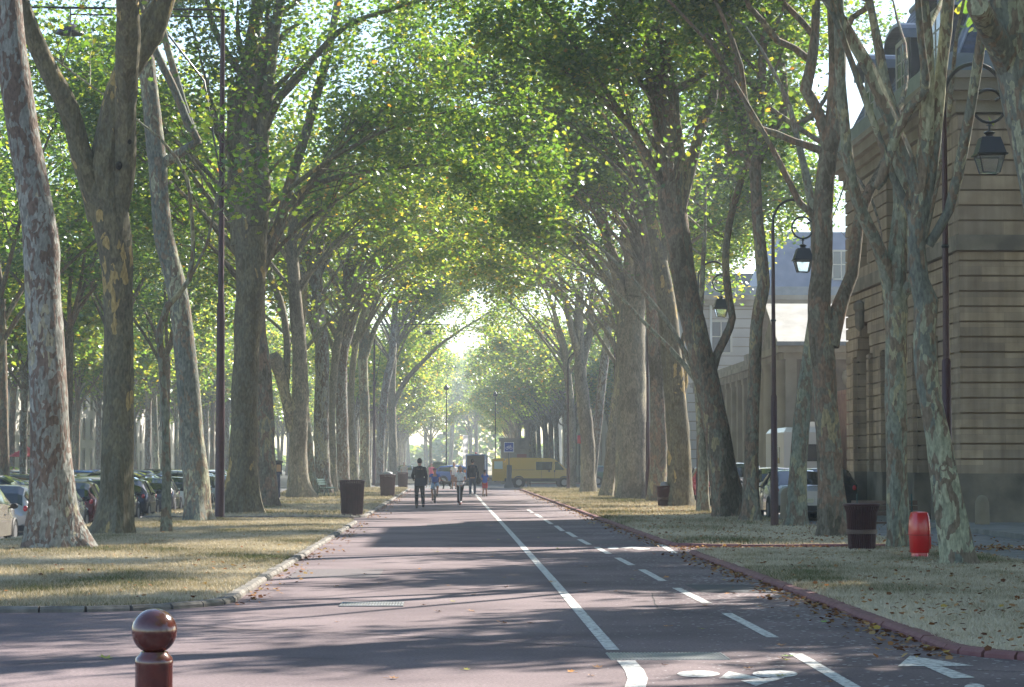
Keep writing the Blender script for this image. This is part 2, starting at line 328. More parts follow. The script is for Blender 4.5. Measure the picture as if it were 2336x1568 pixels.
for (ax,ay),(bx,by) in [((1815,1492),(1945,1568)),((1945,1568),(2010,1605)),((1658,1400),(1763,1455)),((1543,1342),(1613,1377)),((1464,1300),(1512,1326)),((1408,1273),(1441,1290)),((1361,1249),(1389,1264)),
        ((1322,1231),(1344,1243)),((1294,1214),(1313,1226)),((1268,1200),(1284,1212)),((1243,1186),(1258,1196)),((1508,1243),(1540,1263)),((1222,1173),(1236,1182)),((1204,1163),(1215,1170))]:
    strip(dl,[g2(bx,by),g2(ax,ay)],.115)
struct('dashed_line', dl, WHITEP)
def P3(px,py,z=.004): p = G(px,py); return (p.x,p.y,z)
ar = MB(); ar.quad(P3(2048,1521),P3(2076,1497),P3(2222,1520),P3(2148,1521)); ar.quad(P3(2172,1549),P3(2110,1521.3),P3(2148,1521.3),P3(2224,1547))
struct('arrow_marking', ar, WHITEP)
def disc(mb, px0,px1,py0,py1,z=.004):
    mb.quad(*[P3((px0+px1)/2+(px1-px0)/2*math.cos(a), (py0+py1)/2+(py1-py0)/2*math.sin(a),z) for a in [R(i*15) for i in range(24)]])
bm = MB(); disc(bm,1545,1642,1531,1546); disc(bm,1716,1820,1530,1547)
bm.quad(P3(1640,1549),P3(1662,1533),P3(1680,1536),P3(1735,1547),P3(1745,1550)); bm.quad(P3(1690,1554),P3(1783,1545),P3(1790,1548),P3(1745,1560),P3(1725,1566))
disc(bm,1385,1412,1249,1253.5); disc(bm,1444,1483,1250,1254.5); bm.quad(P3(1415,1250),P3(1440,1247.5),P3(1462,1249.5),P3(1430,1252))
disc(bm,2200,2246,1561,1575)
struct('bicycle_marking', bm, WHITEP)
# darker repair and cracks
struct('asphalt_patch', MB().quad(P3(1560,1334,.002),P3(1700,1334,.002),P3(1815,1353,.002),P3(1600,1352,.002)), mat('fresh_asphalt',(.05,.052,.06),.85,c2=(.075,.075,.085),scale=30))
cr_ = MB()
def crack(pts, w=.022):
    out = []
    for i in range(len(pts)-1):
        a, b = pts[i], pts[i+1]
        for j in range(8): t = j/8; out.append((a[0]+(b[0]-a[0])*t+random.uniform(-.015,.015), a[1]+(b[1]-a[1])*t+random.uniform(-.03,.03)))
    out.append(pts[-1]); strip(cr_, out, w, .003)
crack([g2(390,1425),g2(560,1437),g2(860,1449),g2(1150,1465),g2(1390,1480)]); crack([g2(1660,1512),g2(1900,1520),g2(2330,1533)])
crack([g2(640,1330),g2(900,1336)],.015)
crack([(4.2,31.2),(2.2,31.6),(-.3,31.1),(-2.5,31.5)],.02); crack([(3.1,24.2),(2.3,26.5),(2.5,29.6)],.014); crack([(-2.4,44.3),(.4,44.8),(4.2,44.2)],.02); crack([(-4.5,18.5),(-2.2,20.2),(-.95,19.7)],.014)
struct('asphalt_repair', MB().box(-2.3,33.6,-.01,-1.0,36.4,.0035).box(1.9,47.5,-.01,3.9,49.2,.0035).box(-.6,61,-.01,.9,63.5,.0035).box(-7.5,20.2,-.01,-5.2,22.1,.0035), mat('older_asphalt',(.10,.085,.09),.88,c2=(.15,.125,.13),scale=20))
struct('asphalt_cracks', cr_, mat('crack',(.03,.028,.03),.95))

# grass blades, thicker near the camera
def inpoly(x,y,poly):
    c = np.zeros(len(x),bool); j = len(poly)-1
    for i in range(len(poly)):
        xi,yi = poly[i]; xj,yj = poly[j]
        if yi != yj: c ^= ((yi > y) != (yj > y)) & (x < (xj-xi)*(y-yi)/(yj-yi)+xi)
        j = i
    return c
def blades(name, polys, n, seed, label):
    g = np.random.default_rng(seed); X=[];Y=[]
    for poly, yl, yh, k in polys:
        xs = [p[0] for p in poly]; u = g.uniform(size=k)
        y = yl*(yh/yl)**u; x = g.uniform(min(xs),max(xs),k); ok = inpoly(x,y,poly); X.append(x[ok]); Y.append(y[ok])
    x = np.concatenate(X); y = np.concatenate(Y); n = len(x)
    patch = np.array([mnoise.noise(Vector((a*.35,b*.22,seed)))+.5*mnoise.noise(Vector((a*1.5,b*1.1,seed+5))) for a,b in zip(x,y)])
    h = g.uniform(.02,.06,n)*(1.15-.6*patch)*(.7+y/90); w = .0055*(.6+y/35)
    a = g.uniform(0,math.pi,n); dx,dy = np.cos(a)*w, np.sin(a)*w; lx = g.normal(0,.6,n)*h; ly = g.normal(0,.6,n)*h
    z0 = np.full(n,.045)
    V = np.stack([np.stack([x-dx,y-dy,z0],1),np.stack([x+dx,y+dy,z0],1),np.stack([x+lx,y+ly,z0+h],1)],1)
    me = bpy.data.meshes.new(name); me.vertices.add(n*3); me.vertices.foreach_set('co',V.reshape(-1).astype(np.float32))
    me.loops.add(n*3); me.loops.foreach_set('vertex_index',np.arange(n*3,dtype=np.int32)); me.polygons.add(n)
    me.polygons.foreach_set('loop_start',np.arange(0,n*3,3,dtype=np.int32)); me.polygons.foreach_set('loop_total',np.full(n,3,dtype=np.int32)); me.update(calc_edges=True)
    at_ = me.attributes.new('rnd','FLOAT','FACE'); at_.data.foreach_set('value',np.clip(.72+patch*.7+g.normal(0,.17,n),0,1).astype(np.float32))
    me.materials.append(STRAW); o = bpy.data.objects.new(name,me); COL.objects.link(o); put(o,label,'grass',None,'stuff')
blades('grass',[(VERGES[0][1],26,66.5,330000),(VERGES[1][1],70.5,150,50000),(VERGES[2][1],19.2,43.4,230000),(VERGES[3][1],45.6,150,80000)],0,1,'short dry straw-coloured grass with green tufts on both verges')
# leaf litter: gathered against the kerbs and thin over the verges
g = np.random.default_rng(8)
def lit(n,x,sx,y0,y1,z): y = y0*(y1/y0)**g.uniform(size=n); return np.stack([x+np.abs(g.normal(0,abs(sx),n))*np.sign(sx), y, z+np.abs(g.normal(0,.006,n))],1)
LP = [lit(750,4.22,-.22,19.5,43,.008), lit(900,4.2,-.2,45.6,150,.012), lit(260,-2.47,.2,27,66,.008), lit(350,-2.47,.2,70,150,.008),
      np.stack([g.uniform(4.2,11,1400),g.uniform(43.5,45.6,1400),np.abs(g.normal(0,.015,1400))+.012],1)]
for x0,x1,y0,y1,n in ((4.4,9,19.5,43,1100),(4.4,9,46,150,2600),(-9,-2.7,27,66,500),(-9,-2.7,71,150,700),(9,13,24,100,900)):
    yy = y0*(y1/y0)**g.uniform(size=n); LP.append(np.stack([g.uniform(x0,x1,n),yy,np.full(n,.08 if x1 < 9.5 else .015)+np.abs(g.normal(0,.015,n))],1))
lo = leaves('leaf_litter', np.concatenate(LP), .058, LITTER, seed=3, flat=1.2, smin=.45, smax=1.2)
put(lo,'brown and orange fallen leaves drifted along the kerbs and over the verges','fallen leaves',None,'stuff')
# single leaves lying on the open asphalt
def leafmesh(name, cols, curl):
    b = MB(); pts = [(0,-.5),(.12,-.2),(.5,-.3),(.36,0),(.55,.28),(.2,.22),(0,.6),(-.2,.22),(-.55,.28),(-.36,0),(-.5,-.3),(-.12,-.2)]
    V = [(0,0,0)]+[(x,y,curl*(x*x+y*y)*.9) for x,y in pts]; b.add(V,[(0,i+1,(i+1)%12+1) for i in range(12)]).tube([(0,-.45,.02),(.05,-1.0,.08)],.02,4)
    me = b.build(name, mat(name+'_surface',cols[0],.6,c2=cols[1],scale=4)); return me
lv = {'brown': leafmesh('fallen_leaf',((.22,.10,.045),(.34,.17,.07)),.5), 'orange': leafmesh('fallen_leaf',((.45,.16,.03),(.55,.25,.05)),.4),
      'green': leafmesh('fallen_leaf',((.14,.32,.03),(.25,.42,.05)),.25), 'yellow': leafmesh('fallen_leaf',((.5,.38,.05),(.3,.35,.05)),.5)}
used_l = set()
def put_leaf(kind,px,py,s,label,group=None):
    o = lv[kind] if kind not in used_l else lv[kind].copy()
    if kind in used_l: COL.objects.link(o)
    used_l.add(kind); p = G(px,py); o.location = (p.x,p.y,.008); o.scale = (s,s,s); o.rotation_euler = (random.uniform(-.2,.2),random.uniform(-.2,.2),random.uniform(0,6.3)); put(o,label,'leaf',group)
put_leaf('green',1797,1499,.11,'bright green fallen leaf beside the head of the long white dash')
put_leaf('yellow',240,1504,.12,'crumpled yellow-green leaf on the asphalt left of the ball bollard')
put_leaf('orange',1209,1423,.07,'orange leaf lying in the sunlit lane left of the centre line')
put_leaf('orange',1080,1358,.07,'orange leaf alone in the sun beyond the steel grate')
put_leaf('orange',1335,1332,.09,'reddish leaf just right of the centre line'); put_leaf('green',1880,1420,.08,'pale green leaf in the shade near the red kerb')
for i in range(60):
    k = random.choice(['brown','brown','orange','brown','yellow']); py = 1200+random.random()**1.2*360; px = 760+random.random()*1150
    p = G(px,py)
    if not -2.4 < p.x < 4.1: continue
    put_leaf(k,px,py,random.uniform(.05,.09),{'brown':'small brown plane leaf lying on the open asphalt','orange':'small orange leaf fallen on the open asphalt','yellow':'small yellow leaf fallen on the open asphalt'}[k],'leaves scattered over the promenade')


# ------------------------------------------------------------------ trees
def crom(pts, rad, step):
    """smooth a polyline of points and radii"""
    P = [Vector(p) for p in pts]; out = []; rr = []
    for i in range(len(P)-1):
        p0, p1, p2, p3 = P[max(i-1,0)], P[i], P[i+1], P[min(i+2,len(P)-1)]
        n = max(1, int((p2-p1).length/step))
        for k in range(n):
            t = k/n
            out.append(.5*((2*p1)+(p2-p0)*t+(2*p0-5*p1+4*p2-p3)*t*t+(3*p1-p0-3*p2+p3)*t**3)); rr.append(rad[i]+(rad[i+1]-rad[i])*t)
    out.append(P[-1]); rr.append(rad[-1]); return out, rr
def arc(start, d, L, bend, n, rng, wig=.06):
    """a branch: starts along d and bends towards the vector bend"""
    pts = [Vector(start)]; d = Vector(d).normalized()
    for i in range(n):
        d = (d + Vector(bend)*(1.0/n) + Vector((rng.gauss(0,wig),rng.gauss(0,wig),rng.gauss(0,wig)))).normalized()
        pts.append(pts[-1]+d*(L/n))
    return pts
LEAFK = 3.0
class Tree:
    def __init__(s, seed): s.rng = random.Random(seed); s.trunk = MB(); s.br = MB(); s.tips = []; s.seed = seed; s.xmax = 1e9; s.bare = None
    def limb(s, pts, rad, seg=10, step=.35, wob=.12, flare=0): 
        P, r = crom(pts, rad, step); s.trunk.tube(P, r, seg, wob=wob, seed=s.seed*1.7, flare=flare); return P, r
    def twigs(s, P, r0, lo=.25, n=7, L=2.6, side=0, zmin=0, spread=.9, up=.35):
        """children along the upper part of a branch, with leaves round them"""
        rng = s.rng; m = len(P)
        for j in range(n):
            i = min(m-1, max(1, int(m*(lo+(1-lo)*(j+rng.random())/n)))); p = P[i]
            if p.z < zmin-1.2: continue
            t = (P[i]-P[i-1]).normalized()
            a = Vector((rng.gauss(0,1),rng.gauss(0,1),rng.gauss(0,.6))); a = (a-t*a.dot(t)).normalized()
            d = (t*rng.uniform(.5,1.0)+a*spread+Vector((side*.25,0,.15))).normalized()
            l = L*rng.uniform(.6,1.25)*(1.15-.45*i/m)
            Q = arc(p, d, l, (side*.25, 0, up), 5, rng, .12)
            if Q[-1].x > s.xmax: continue
            f = r0*(1-.55*i/m)
            s.br.tube(Q, [max(.006, f*(1-.8*k/5)) for k in range(6)], 5, caps=False)
            for q in range(4):
                k = rng.randint(1,5); b = Vector((rng.gauss(0,1),rng.gauss(0,1),rng.gauss(0,.5))).normalized()
                W = arc(Q[k], ((Q[k]-Q[k-1]).normalized()*.8+b*.9), rng.uniform(.5,1.2), (0,0,-.1), 3, rng, .15)
                s.br.tube(W, [.012,.009,.007,.004], 3, caps=False)
                for w in W[1:]:
                    if w.z > zmin: s.tips.append(w)
            for q in Q[2:]:
                if q.z > zmin: s.tips.append(q)
    def leader(s, P, r, L, bend, zmin=0, side=0, n=9, tw=2.6):
        """carry a limb on as a long ascending branch"""
        rng = s.rng; d = (P[-1]-P[-2]).normalized(); Q = arc(P[-1], d, L, bend, 9, rng, .07)
        s.trunk.tube(Q, [max(.02, r*(1-.85*k/9)) for k in range(10)], 7, caps=False)
        s.twigs(Q, max(.02,r*.45), .1, n, tw, side, zmin)
    def finish(s, root, base, bk, nl, lsize, lm, name_tr='trunk', sig=.42):
        nl = int(nl*LEAFK)
        g = np.random.default_rng(s.seed); b = tuple(base)
        s.trunk.build(name_tr, BK[bk], root, base=b)
        if s.br.v: s.br.build('branches', BK[bk], root, base=b)
        T = np.array([tuple(t) for t in s.tips]); 
        if nl and len(T):
            near = lm is LEAF and lsize < .13
            P = T[g.integers(0,len(T),nl)]+g.normal(0,sig,(nl,3))*np.array([1,1,.75])
            # clumps: leave some pockets open, crowd others
            c = T[g.integers(0,len(T),max(8,len(T)//14))]; keep = np.ones(nl,bool)
            for q in c[:len(c)//4]: keep &= ((P-q)**2).sum(1) > .35
            if s.bare:
                bx_, by_, rr_, zz_ = s.bare; dd = np.hypot(P[:,0]-bx_, P[:,1]-by_); keep &= ~((dd < rr_) & (P[:,2] < zz_) & (g.uniform(size=nl) < .85))
            leaves('crown', P[keep], lsize*(1.12 if near else 1), lm, root, s.seed, base=b, shape=SHAPE_N if near else None)
NT = [0]; BASES = []
def traced(name, label, Y, tr, limbs=(), bk='brown', nl=9000, ls=.15, side=1, zmin=6, auto=4, seg=18, lm=None, zo=.05, top=5.5, azl=None, grp=None, out=3, flare=4):
    """a tree whose trunk and limbs were read off the photograph: (px, py, half-width px)"""
    NT[0] += 1; T = Tree(NT[0]*13+5)
    if side < 0 and 43 < Y < 82: T.xmax = 8.9 if Y < 62 else 9.6
    rng = T.rng; k = FPX/Y
    def conv(L_, bend=0, wig=1):
        P=[]; r=[]; n = len(L_)
        for i,(a,b,w) in enumerate(L_): P.append(at(a,b,Y+bend*(i/max(1,n-1))**1.3)); r.append(w/k)
        return P, r
    P, r = conv(tr); P[0].z = zo-.12; base = Vector((P[0].x, Y, zo))
    Ps, rs = T.limb(P, r, seg, .3, .10, flare)
    ends = [(Ps, rs[-1])]
    for L_ in limbs:
        grow = True
        if isinstance(L_[0], str): grow = L_[0] != 'stop'; L_ = L_[1:]
        Q, q = conv(L_, rng.uniform(-1.6,1.6)); Qs, qs = T.limb(Q, q, 10, .3, .10)
        if grow: ends.append((Qs, qs[-1]))
        T.twigs(Qs, .03, .45, 4, 1.9, side, zmin)
    for Qs, q in ends:
        e = Qs[-1]; L_ = max(2.5, min(7, 17-e.z)); 
        T.leader(Qs, q, L_, (side*rng.uniform(-.1,1.1), rng.uniform(-.5,.5), -.05), zmin, side, 9, 2.7)
    top_ = Ps[-1]
    for j in range(auto+(3 if Y > 72 and auto > 3 else 0)):
        i = int(len(Ps)*(rng.uniform(.82,.99) if Y > 70 else rng.uniform(.97,1))); p = Ps[min(i,len(Ps)-1)]
        sgn = side if j < auto-out//2 or j == 0 else -side
        d = Vector((sgn*rng.uniform(.25,.75), rng.uniform(-.45,.45), 1.2)); L_ = rng.uniform(7,10.5)
        Q = arc(p, d, L_, (sgn*rng.uniform(.35,.95), rng.uniform(-.25,.25), -.12), 10, rng, .05)
        T.trunk.tube(Q, [max(.018, (.095 if Y > 70 else .13)*(1-.88*i/10)) for i in range(11)], 7, caps=False)
        T.twigs(Q, .035, .3, 10, 2.7, sgn, max(zmin, p.z+.8))
    if Y < 110 and zo > 0: BASES.append((base.x,base.y))
    if Y > 66: T.bare = (base.x+side*1.2, Y, 3.4, 12.5)
    root = thing(name, label, 'tree', base, 0, grp)
    T.finish(root, base, bk, nl, ls, lm or LEAF)
    if 'bare black knot' in label:
        for px,py,w in ((292,322,9),(271,378,7)):
            c = at(px,py,Y-.42)-base; MB().ball(c,w/k*1.1,.1,w/k*1.4).build('knot', BLACKBARK, root)
    if 'hollow stub' in label:
        c = at(2229,14,Y-.22)-base; MB().ball(c,.10,.06,.12).build('hollow', BLACKBARK, root)
    return root
BLACKBARK = mat('dark_scar',(.02,.016,.012),.95)
L_TREES = [
 dict(label='broad plane trunk with grey and reddish-brown flaking bark, nearest tree on the left verge', Y=43.5, bk='grey',
  tr=[(128,1262,78),(122,1225,60),(118,1175,50),(115,1060,46),(113,940,45),(100,704,41),(92,535,39),(52,300,37),(25,100,35),(12,-60,32)],
  limbs=[], zmin=13.2, auto=2),
 dict(label='forked plane tree with olive-brown bark and a bare black knot, second on the left verge', Y=52, bk='olive',
  tr=[(258,1228,60),(262,1195,44),(265,1150,38),(270,940,35),(270,760,34),(268,617,36),(255,520,44),(244,460,46)],
  limbs=[[(262,500,30),(284,370,25),(286,247,24),(290,150,27),(292,82,28),(290,-40,24)],[(232,500,34),(214,432,30),(181,337,25),(156,247,23),(103,144,22),(62,49,20),(35,-40,18),(15,-160,15)],[(296,170,20),(325,120,22),(352,80,22),(372,25,20),(392,-50,18),(405,-170,15)]],
  zmin=13.5, auto=0),
 dict(label='spindly young tree with a crooked stem and low autumn-tinted leaves on the left verge', Y=53.3, bk='green', side=1,
  tr=[(380,1216,13),(379,1170,10),(379,998,9),(368,822,8),(365,751,8),(382,698,8),(410,668,6.5),(431,640,6),(440,580,5),(438,500,4.5),(428,411,4),(403,362,4),(365,315,3),(330,288,2.5)], seg=10,
  limbs=[['stop',(432,636,4),(470,560,3),(500,430,2.5),(520,370,2)]], zmin=4.8, auto=0, nl=430, ls=.12, special=True),
 dict(label='leaning plane tree with a large cream bare patch, left of the tall brown lamp post', Y=63.6, bk='mottle',
  tr=[(456,1197,42),(452,1165,33),(447,1080,29),(438,998,27),(424,822,25),(406,675,24),(374,535,22),(358,370,21),(342,206,20),(325,60,19),(318,-40,17)],
  limbs=[[(360,380,12),(450,320,10),(430,285,10),(398,205,9),(354,115,9),(340,60,8)],[(452,330,9),(420,240,8),(385,120,8),(360,20,7)]], zmin=14.3, auto=1, nl=6000),
 dict(label='thick plane tree directly right of the tall brown lamp post, its right-hand stem reddish', Y=74.4, bk='olive',
  tr=[(549,1177,50),(552,1140,38),(554,1080,34),(557,940,29),(562,800,29),(570,680,33),(572,600,36),(568,520,38)],
  limbs=[[(552,560,26),(545,430,25),(543,340,24),(541,250,22),(560,170,18),(575,100,17),(592,-20,15)],[(588,560,20),(600,430,18),(596,380,16),(600,300,15),(612,200,15),(622,100,13),(642,-10,11)],
  [(600,300,11),(640,220,10),(700,150,8),(790,60,6),(900,20,4)],[(560,180,10),(510,110,8),(480,40,7),(470,-20,6)]], zmin=8, auto=4, nl=13000),
 dict(label='dark plane trunk close behind the thick forked one beside the tall lamp post', Y=85, bk='brown',
  tr=[(605,1162,40),(604,1135,30),(604,1000,23),(600,850,19),(590,740,16),(588,620,15)],
  limbs=[[(590,640,13),(640,500,12),(660,420,11),(690,330,11),(740,150,11),(760,60,9),(775,-20,8)],[(640,480,9),(700,430,7),(790,400,6),(880,385,4)]], zmin=8, auto=5, nl=13000),
 dict(label='plane tree with a sawn-off stub limb on its left side, beyond the ticket machine', Y=106, bk='olive',
  tr=[(688,1141,33),(682,1110,26),(680,1038,21),(685,909,20),(684,807,17),(675,700,15),(668,600,14)],
  limbs=[['stop',(668,985,14),(650,900,12),(638,850,14),(628,822,16),(622,812,14)],[(650,900,9),(655,780,8),(640,690,8),(620,640,7),(612,580,6)]], zmin=7, auto=6, nl=14000),
 dict(label='slim plane stem leaning left behind the stubbed tree', Y=112, bk='green', tr=[(714,1135,14),(708,1080,11),(700,980,10),(690,880,9),(690,780,9)], zmin=7, auto=3, nl=6000),
 dict(label='straight plane tree above the brown litter bin row, left verge', Y=121, bk='grey', tr=[(740,1130,25),(737,1105,18),(733,987,17),(735,884,16),(735,807,16),(728,720,14),(722,620,13)],
  limbs=[[(732,800,9),(712,740,8),(700,700,8)]], zmin=7, auto=6, nl=14000),
 dict(label='narrow plane trunk filling the gap left of the first brown litter bin', Y=127, bk='brown', tr=[(762,1127,13),(760,1080,9),(757,935,8),(765,820,9),(775,760,9)], zmin=7, auto=4, nl=8000),
 dict(label='plane tree rising directly behind the first brown litter bin', Y=133, bk='grey', tr=[(784,1124,20),(783,1100,15),(780,935,14),(779,832,13),(790,740,12),(792,640,11)],
  limbs=[[(785,800,9),(810,720,8),(835,640,7),(870,560,5)]], zmin=7, auto=6, nl=14000),
 dict(label='thin leaning plane trunk behind the brown litter bins', Y=141, bk='brown', tr=[(812,1118,12),(806,1060,9),(800,960,8),(803,860,7),(812,780,7)], zmin=7, auto=4, nl=8000),
 dict(label='plane tree just left of the far lamp post on the left verge', Y=149, bk='mottle', tr=[(833,1115,15),(832,1090,12),(832,935,11),(828,819,11),(835,740,10),(840,660,9)], limbs=[[(832,820,7),(860,740,6),(900,680,5)]], zmin=7, auto=6, nl=13000),
 dict(label='bending grey plane trunk just right of the far lamp post', Y=168, bk='grey', tr=[(866,1106,11),(868,1060,8),(872,960,9),(880,880,9),(893,820,9),(900,740,8)], zmin=7, auto=6, nl=13000, zo=0),
 dict(label='plane tree with a long low limb arching over the promenade, far left', Y=180, bk='brown', tr=[(900,1104,12),(898,1070,9),(895,960,9),(893,880,10),(897,800,9)],
  limbs=[[(895,930,7),(925,870,6),(960,830,5),(1000,790,4),(1020,775,3)]], zmin=7, auto=6, nl=13000, zo=0),
]
R_TREES = [
 dict(label='thick leaning mottled trunk with a sawn hollow stub crossing the top right corner', Y=28.5, bk='mottle', side=-1,
  tr=[(2492,1372,80),(2486,1320,62),(2474,1100,58),(2450,850,56),(2410,600,54),(2374,400,52),(2340,240,52),(2316,120,54),(2290,0,52),(2268,-160,48)],
  limbs=[['stop',(2312,170,34),(2275,95,30),(2245,45,26),(2230,12,27)]], zmin=8.2, auto=4, nl=9000),
 dict(label='leaning plane tree with bold cream and green mottled bark beside the red bin', Y=36.3, bk='mottle', side=-1,
  tr=[(2192,1302,44),(2188,1270,34),(2175,1200,32),(2160,1120,30),(2140,1000,28),(2118,880,27),(2108,760,25),(2112,690,29),(2096,640,22),(2090,560,21),(2092,500,22),(2100,440,21)],
  limbs=[[(2098,520,18),(2124,393,14),(2138,278,14),(2147,162,14),(2157,69,15),(2168,-40,13)],[(2096,520,11),(2060,450,9),(2036,403,9),(2009,324,8),(1972,222,8),(1925,93,7),(1893,9,6),(1880,-50,5)],
   [(2118,560,12),(2165,480,12),(2185,400,13),(2200,320,12),(2217,231,11),(2238,93,11),(2255,-30,10)],
   [(1998,428,10),(2010,412,13),(2046,301,12),(2080,240,11),(2110,205,11),(2112,180,9),(2101,93,8),(2092,-30,7)],['stop',(2103,100,7),(2125,50,6),(2150,0,6),(2160,-40,5)]], zmin=10, auto=1, nl=6500),
 dict(label='smooth grey-green plane trunk between the ribbed bin and the red bin, thin forked limbs above', Y=43.5, bk='green', side=-1,
  tr=[(2050,1260,36),(2050,1232,27),(2047,1100,24),(2043,900,25),(2045,760,25),(2044,700,27),(2042,665,25)],
  limbs=[[(2036,700,17),(2018,602,17),(1995,545,15),(1968,490,14),(1944,417,13),(1928,301,13),(1918,185,12),(1915,93,12),(1912,-40,11)],[(2052,690,13),(2078,640,11),(2092,600,9)]], zmin=11, auto=0, nl=6000),
 dict(label='knotted plane tree with pruned stubs and many crooked limbs, left of the ribbed bin', Y=50.6, bk='brown', side=-1,
  tr=[(1908,1232,44),(1905,1200,33),(1897,1100,29),(1886,950,28),(1878,820,28),(1868,700,26),(1876,600,25),(1878,463,22),(1890,347,20),(1905,254,21),(1911,139,21),(1905,40,18),(1900,-50,16)],
  limbs=[[(1893,790,22),(1908,720,20),(1925,670,16),(1944,625,15),(1952,555,15),(1958,509,13),(1985,430,12),(2002,400,10)],
   [(1893,360,13),(1872,270,13),(1850,225,14),(1838,205,15),(1850,150,12),(1860,69,10),(1862,-40,9)],[(1875,345,9),(1850,335,9),(1810,322,8),(1770,305,8),(1738,296,8),(1715,278,7),(1700,225,6),(1690,150,6),(1670,90,5)],
   [(1858,493,8),(1824,463,8),(1800,415,7),(1780,375,7),(1755,325,6),(1738,296,6)],[(1856,145,9),(1812,110,8),(1773,93,8),(1740,50,7),(1708,14,6),(1690,-40,6)],[(1912,110,8),(1945,40,7),(1975,20,7),(2000,-30,6)],
   [(1862,90,8),(1830,50,7),(1800,20,7),(1760,-20,6)]], zmin=12.3, auto=0, nl=7000),
 dict(label='leaning plane trunk right of the near slim lamp post, half behind the knotted tree', Y=59, bk='green', side=-1,
  tr=[(1814,1207,32),(1816,1180,24),(1820,1080,20),(1830,950,19),(1843,840,17),(1856,740,15),(1865,660,14)], zmin=13.5, auto=0, nl=4000),
 dict(label='narrow plane tree with a high wide fork, left of the near slim lamp post', Y=63.6, bk='brown', side=-1,
  tr=[(1714,1195,28),(1715,1165,20),(1714,1050,16),(1720,900,15),(1726,740,14),(1742,650,15),(1738,600,15),(1728,500,13),(1724,420,13),(1722,370,15)],
  limbs=[[(1716,375,10),(1694,350,9),(1665,350,9),(1655,310,8),(1652,250,8),(1645,190,8),(1655,120,7),(1640,40,6),(1632,-30,5)],[(1728,370,12),(1748,320,12),(1786,259,11),(1790,200,8),(1782,116,8),(1795,40,7),(1800,-30,6)],
   [(1735,345,8),(1760,315,8),(1795,297,8),(1830,280,7),(1858,258,6),(1880,230,5)],[(1665,175,6),(1690,170,6),(1720,200,6),(1740,235,6),(1775,262,7)]], zmin=9, auto=2, nl=8000),
 dict(label='massive leaning plane tree with a curling side stem, right of the slim lamp post', Y=68.5, bk='brown', side=-1,
  tr=[(1668,1188,50),(1664,1160,40),(1650,1080,33),(1632,960,30),(1608,850,29),(1582,740,28),(1562,640,28),(1548,560,28),(1538,490,31)],
  limbs=[[(1532,500,28),(1522,400,25),(1512,300,20),(1495,190,19),(1484,130,16),(1480,40,13),(1478,-40,11)],[(1548,490,15),(1567,416,14),(1590,324,13),(1604,273,13),(1626,225,11),(1632,160,8)],
   [(1545,440,13),(1556,390,12),(1550,330,11),(1542,270,10),(1540,205,11),(1570,190,8),(1610,165,7)],
   ['stop',(1620,870,11),(1636,808,10),(1655,770,10),(1671,725,9),(1663,680,9),(1655,600,8.5),(1662,520,8.5),(1685,430,8),(1700,385,6),(1704,350,4)]], zmin=9, auto=3, nl=11000),
 dict(label='dark upright stem standing against the massive leaning tree', Y=76, bk='green', side=-1, tr=[(1607,1175,18),(1606,1150,14),(1603,1050,12),(1598,950,11),(1592,860,10)], zmin=9, auto=2, nl=4000),
 dict(label='dark green plane trunk directly right of the small round bin', Y=85.5, bk='olive', side=-1,
  tr=[(1552,1162,36),(1550,1140,30),(1548,1020,27),(1540,900,25),(1530,790,24),(1520,690,22),(1512,640,21),(1502,580,17),(1492,530,14),(1478,470,13),(1465,430,12),(1442,370,11)],
  limbs=[[(1508,620,12),(1520,540,10),(1505,470,9),(1485,400,8)],['stop',(1546,930,9),(1562,870,8),(1556,800,6),(1560,760,4)]], zmin=8, auto=5, nl=13000),
 dict(label='pale plane trunk with a sunlit edge just left of the small round bin', Y=95, bk='brown', side=-1,
  tr=[(1500,1152,25),(1500,1130,21),(1502,1000,20),(1498,850,17),(1488,720,15),(1480,600,13)], zmin=8, auto=5, nl=13000),
 dict(label='very broad fused plane trunk with a brilliant white sunlit right edge', Y=101, bk='olive', side=-1,
  tr=[(1440,1147,46),(1440,1125,38),(1440,1000,36),(1440,860,33),(1440,740,31),(1446,680,29)],
  limbs=[[(1450,700,20),(1466,610,16),(1462,540,14),(1475,450,12),(1480,360,9)],[(1430,700,17),(1404,610,14),(1385,540,12),(1370,470,10)],[(1440,690,14),(1436,600,12),(1425,520,10),(1430,430,9)]], zmin=7.5, auto=5, nl=14000),
 dict(label='leaning plane trunk with yellow-brown patches left of the broad fused trunk', Y=110, bk='olive', side=-1,
  tr=[(1383,1137,18),(1388,1110,15),(1398,1000,14),(1410,900,13),(1418,800,12)], zmin=7.5, auto=4, nl=10000),
 dict(label='wavy brown plane tree at the end of the near right-hand verge trees', Y=126, bk='brown', side=-1,
  tr=[(1338,1126,22),(1340,1100,17),(1342,1030,16),(1336,960,16),(1326,880,15),(1322,800,12),(1320,720,11)],
  limbs=[[(1328,830,10),(1345,760,8),(1350,690,7)],[(1320,810,9),(1300,740,7),(1285,660,6)]], zmin=7, auto=5, nl=14000),
 dict(label='pale plane trunk leaning to the right behind the wavy brown one', Y=137, bk='grey', side=-1,
  tr=[(1346,1122,13),(1350,1095,10),(1362,980,10),(1375,860,10),(1384,780,9),(1392,700,9)], zmin=7, auto=4, nl=10000),
 dict(label='straight plane tree beside the nose of the yellow van', Y=150, bk='brown', side=-1,
  tr=[(1300,1117,12),(1303,1090,9),(1305,1000,9),(1300,900,9),(1290,820,8)], zmin=7, auto=5, nl=12000, lm=1),
]
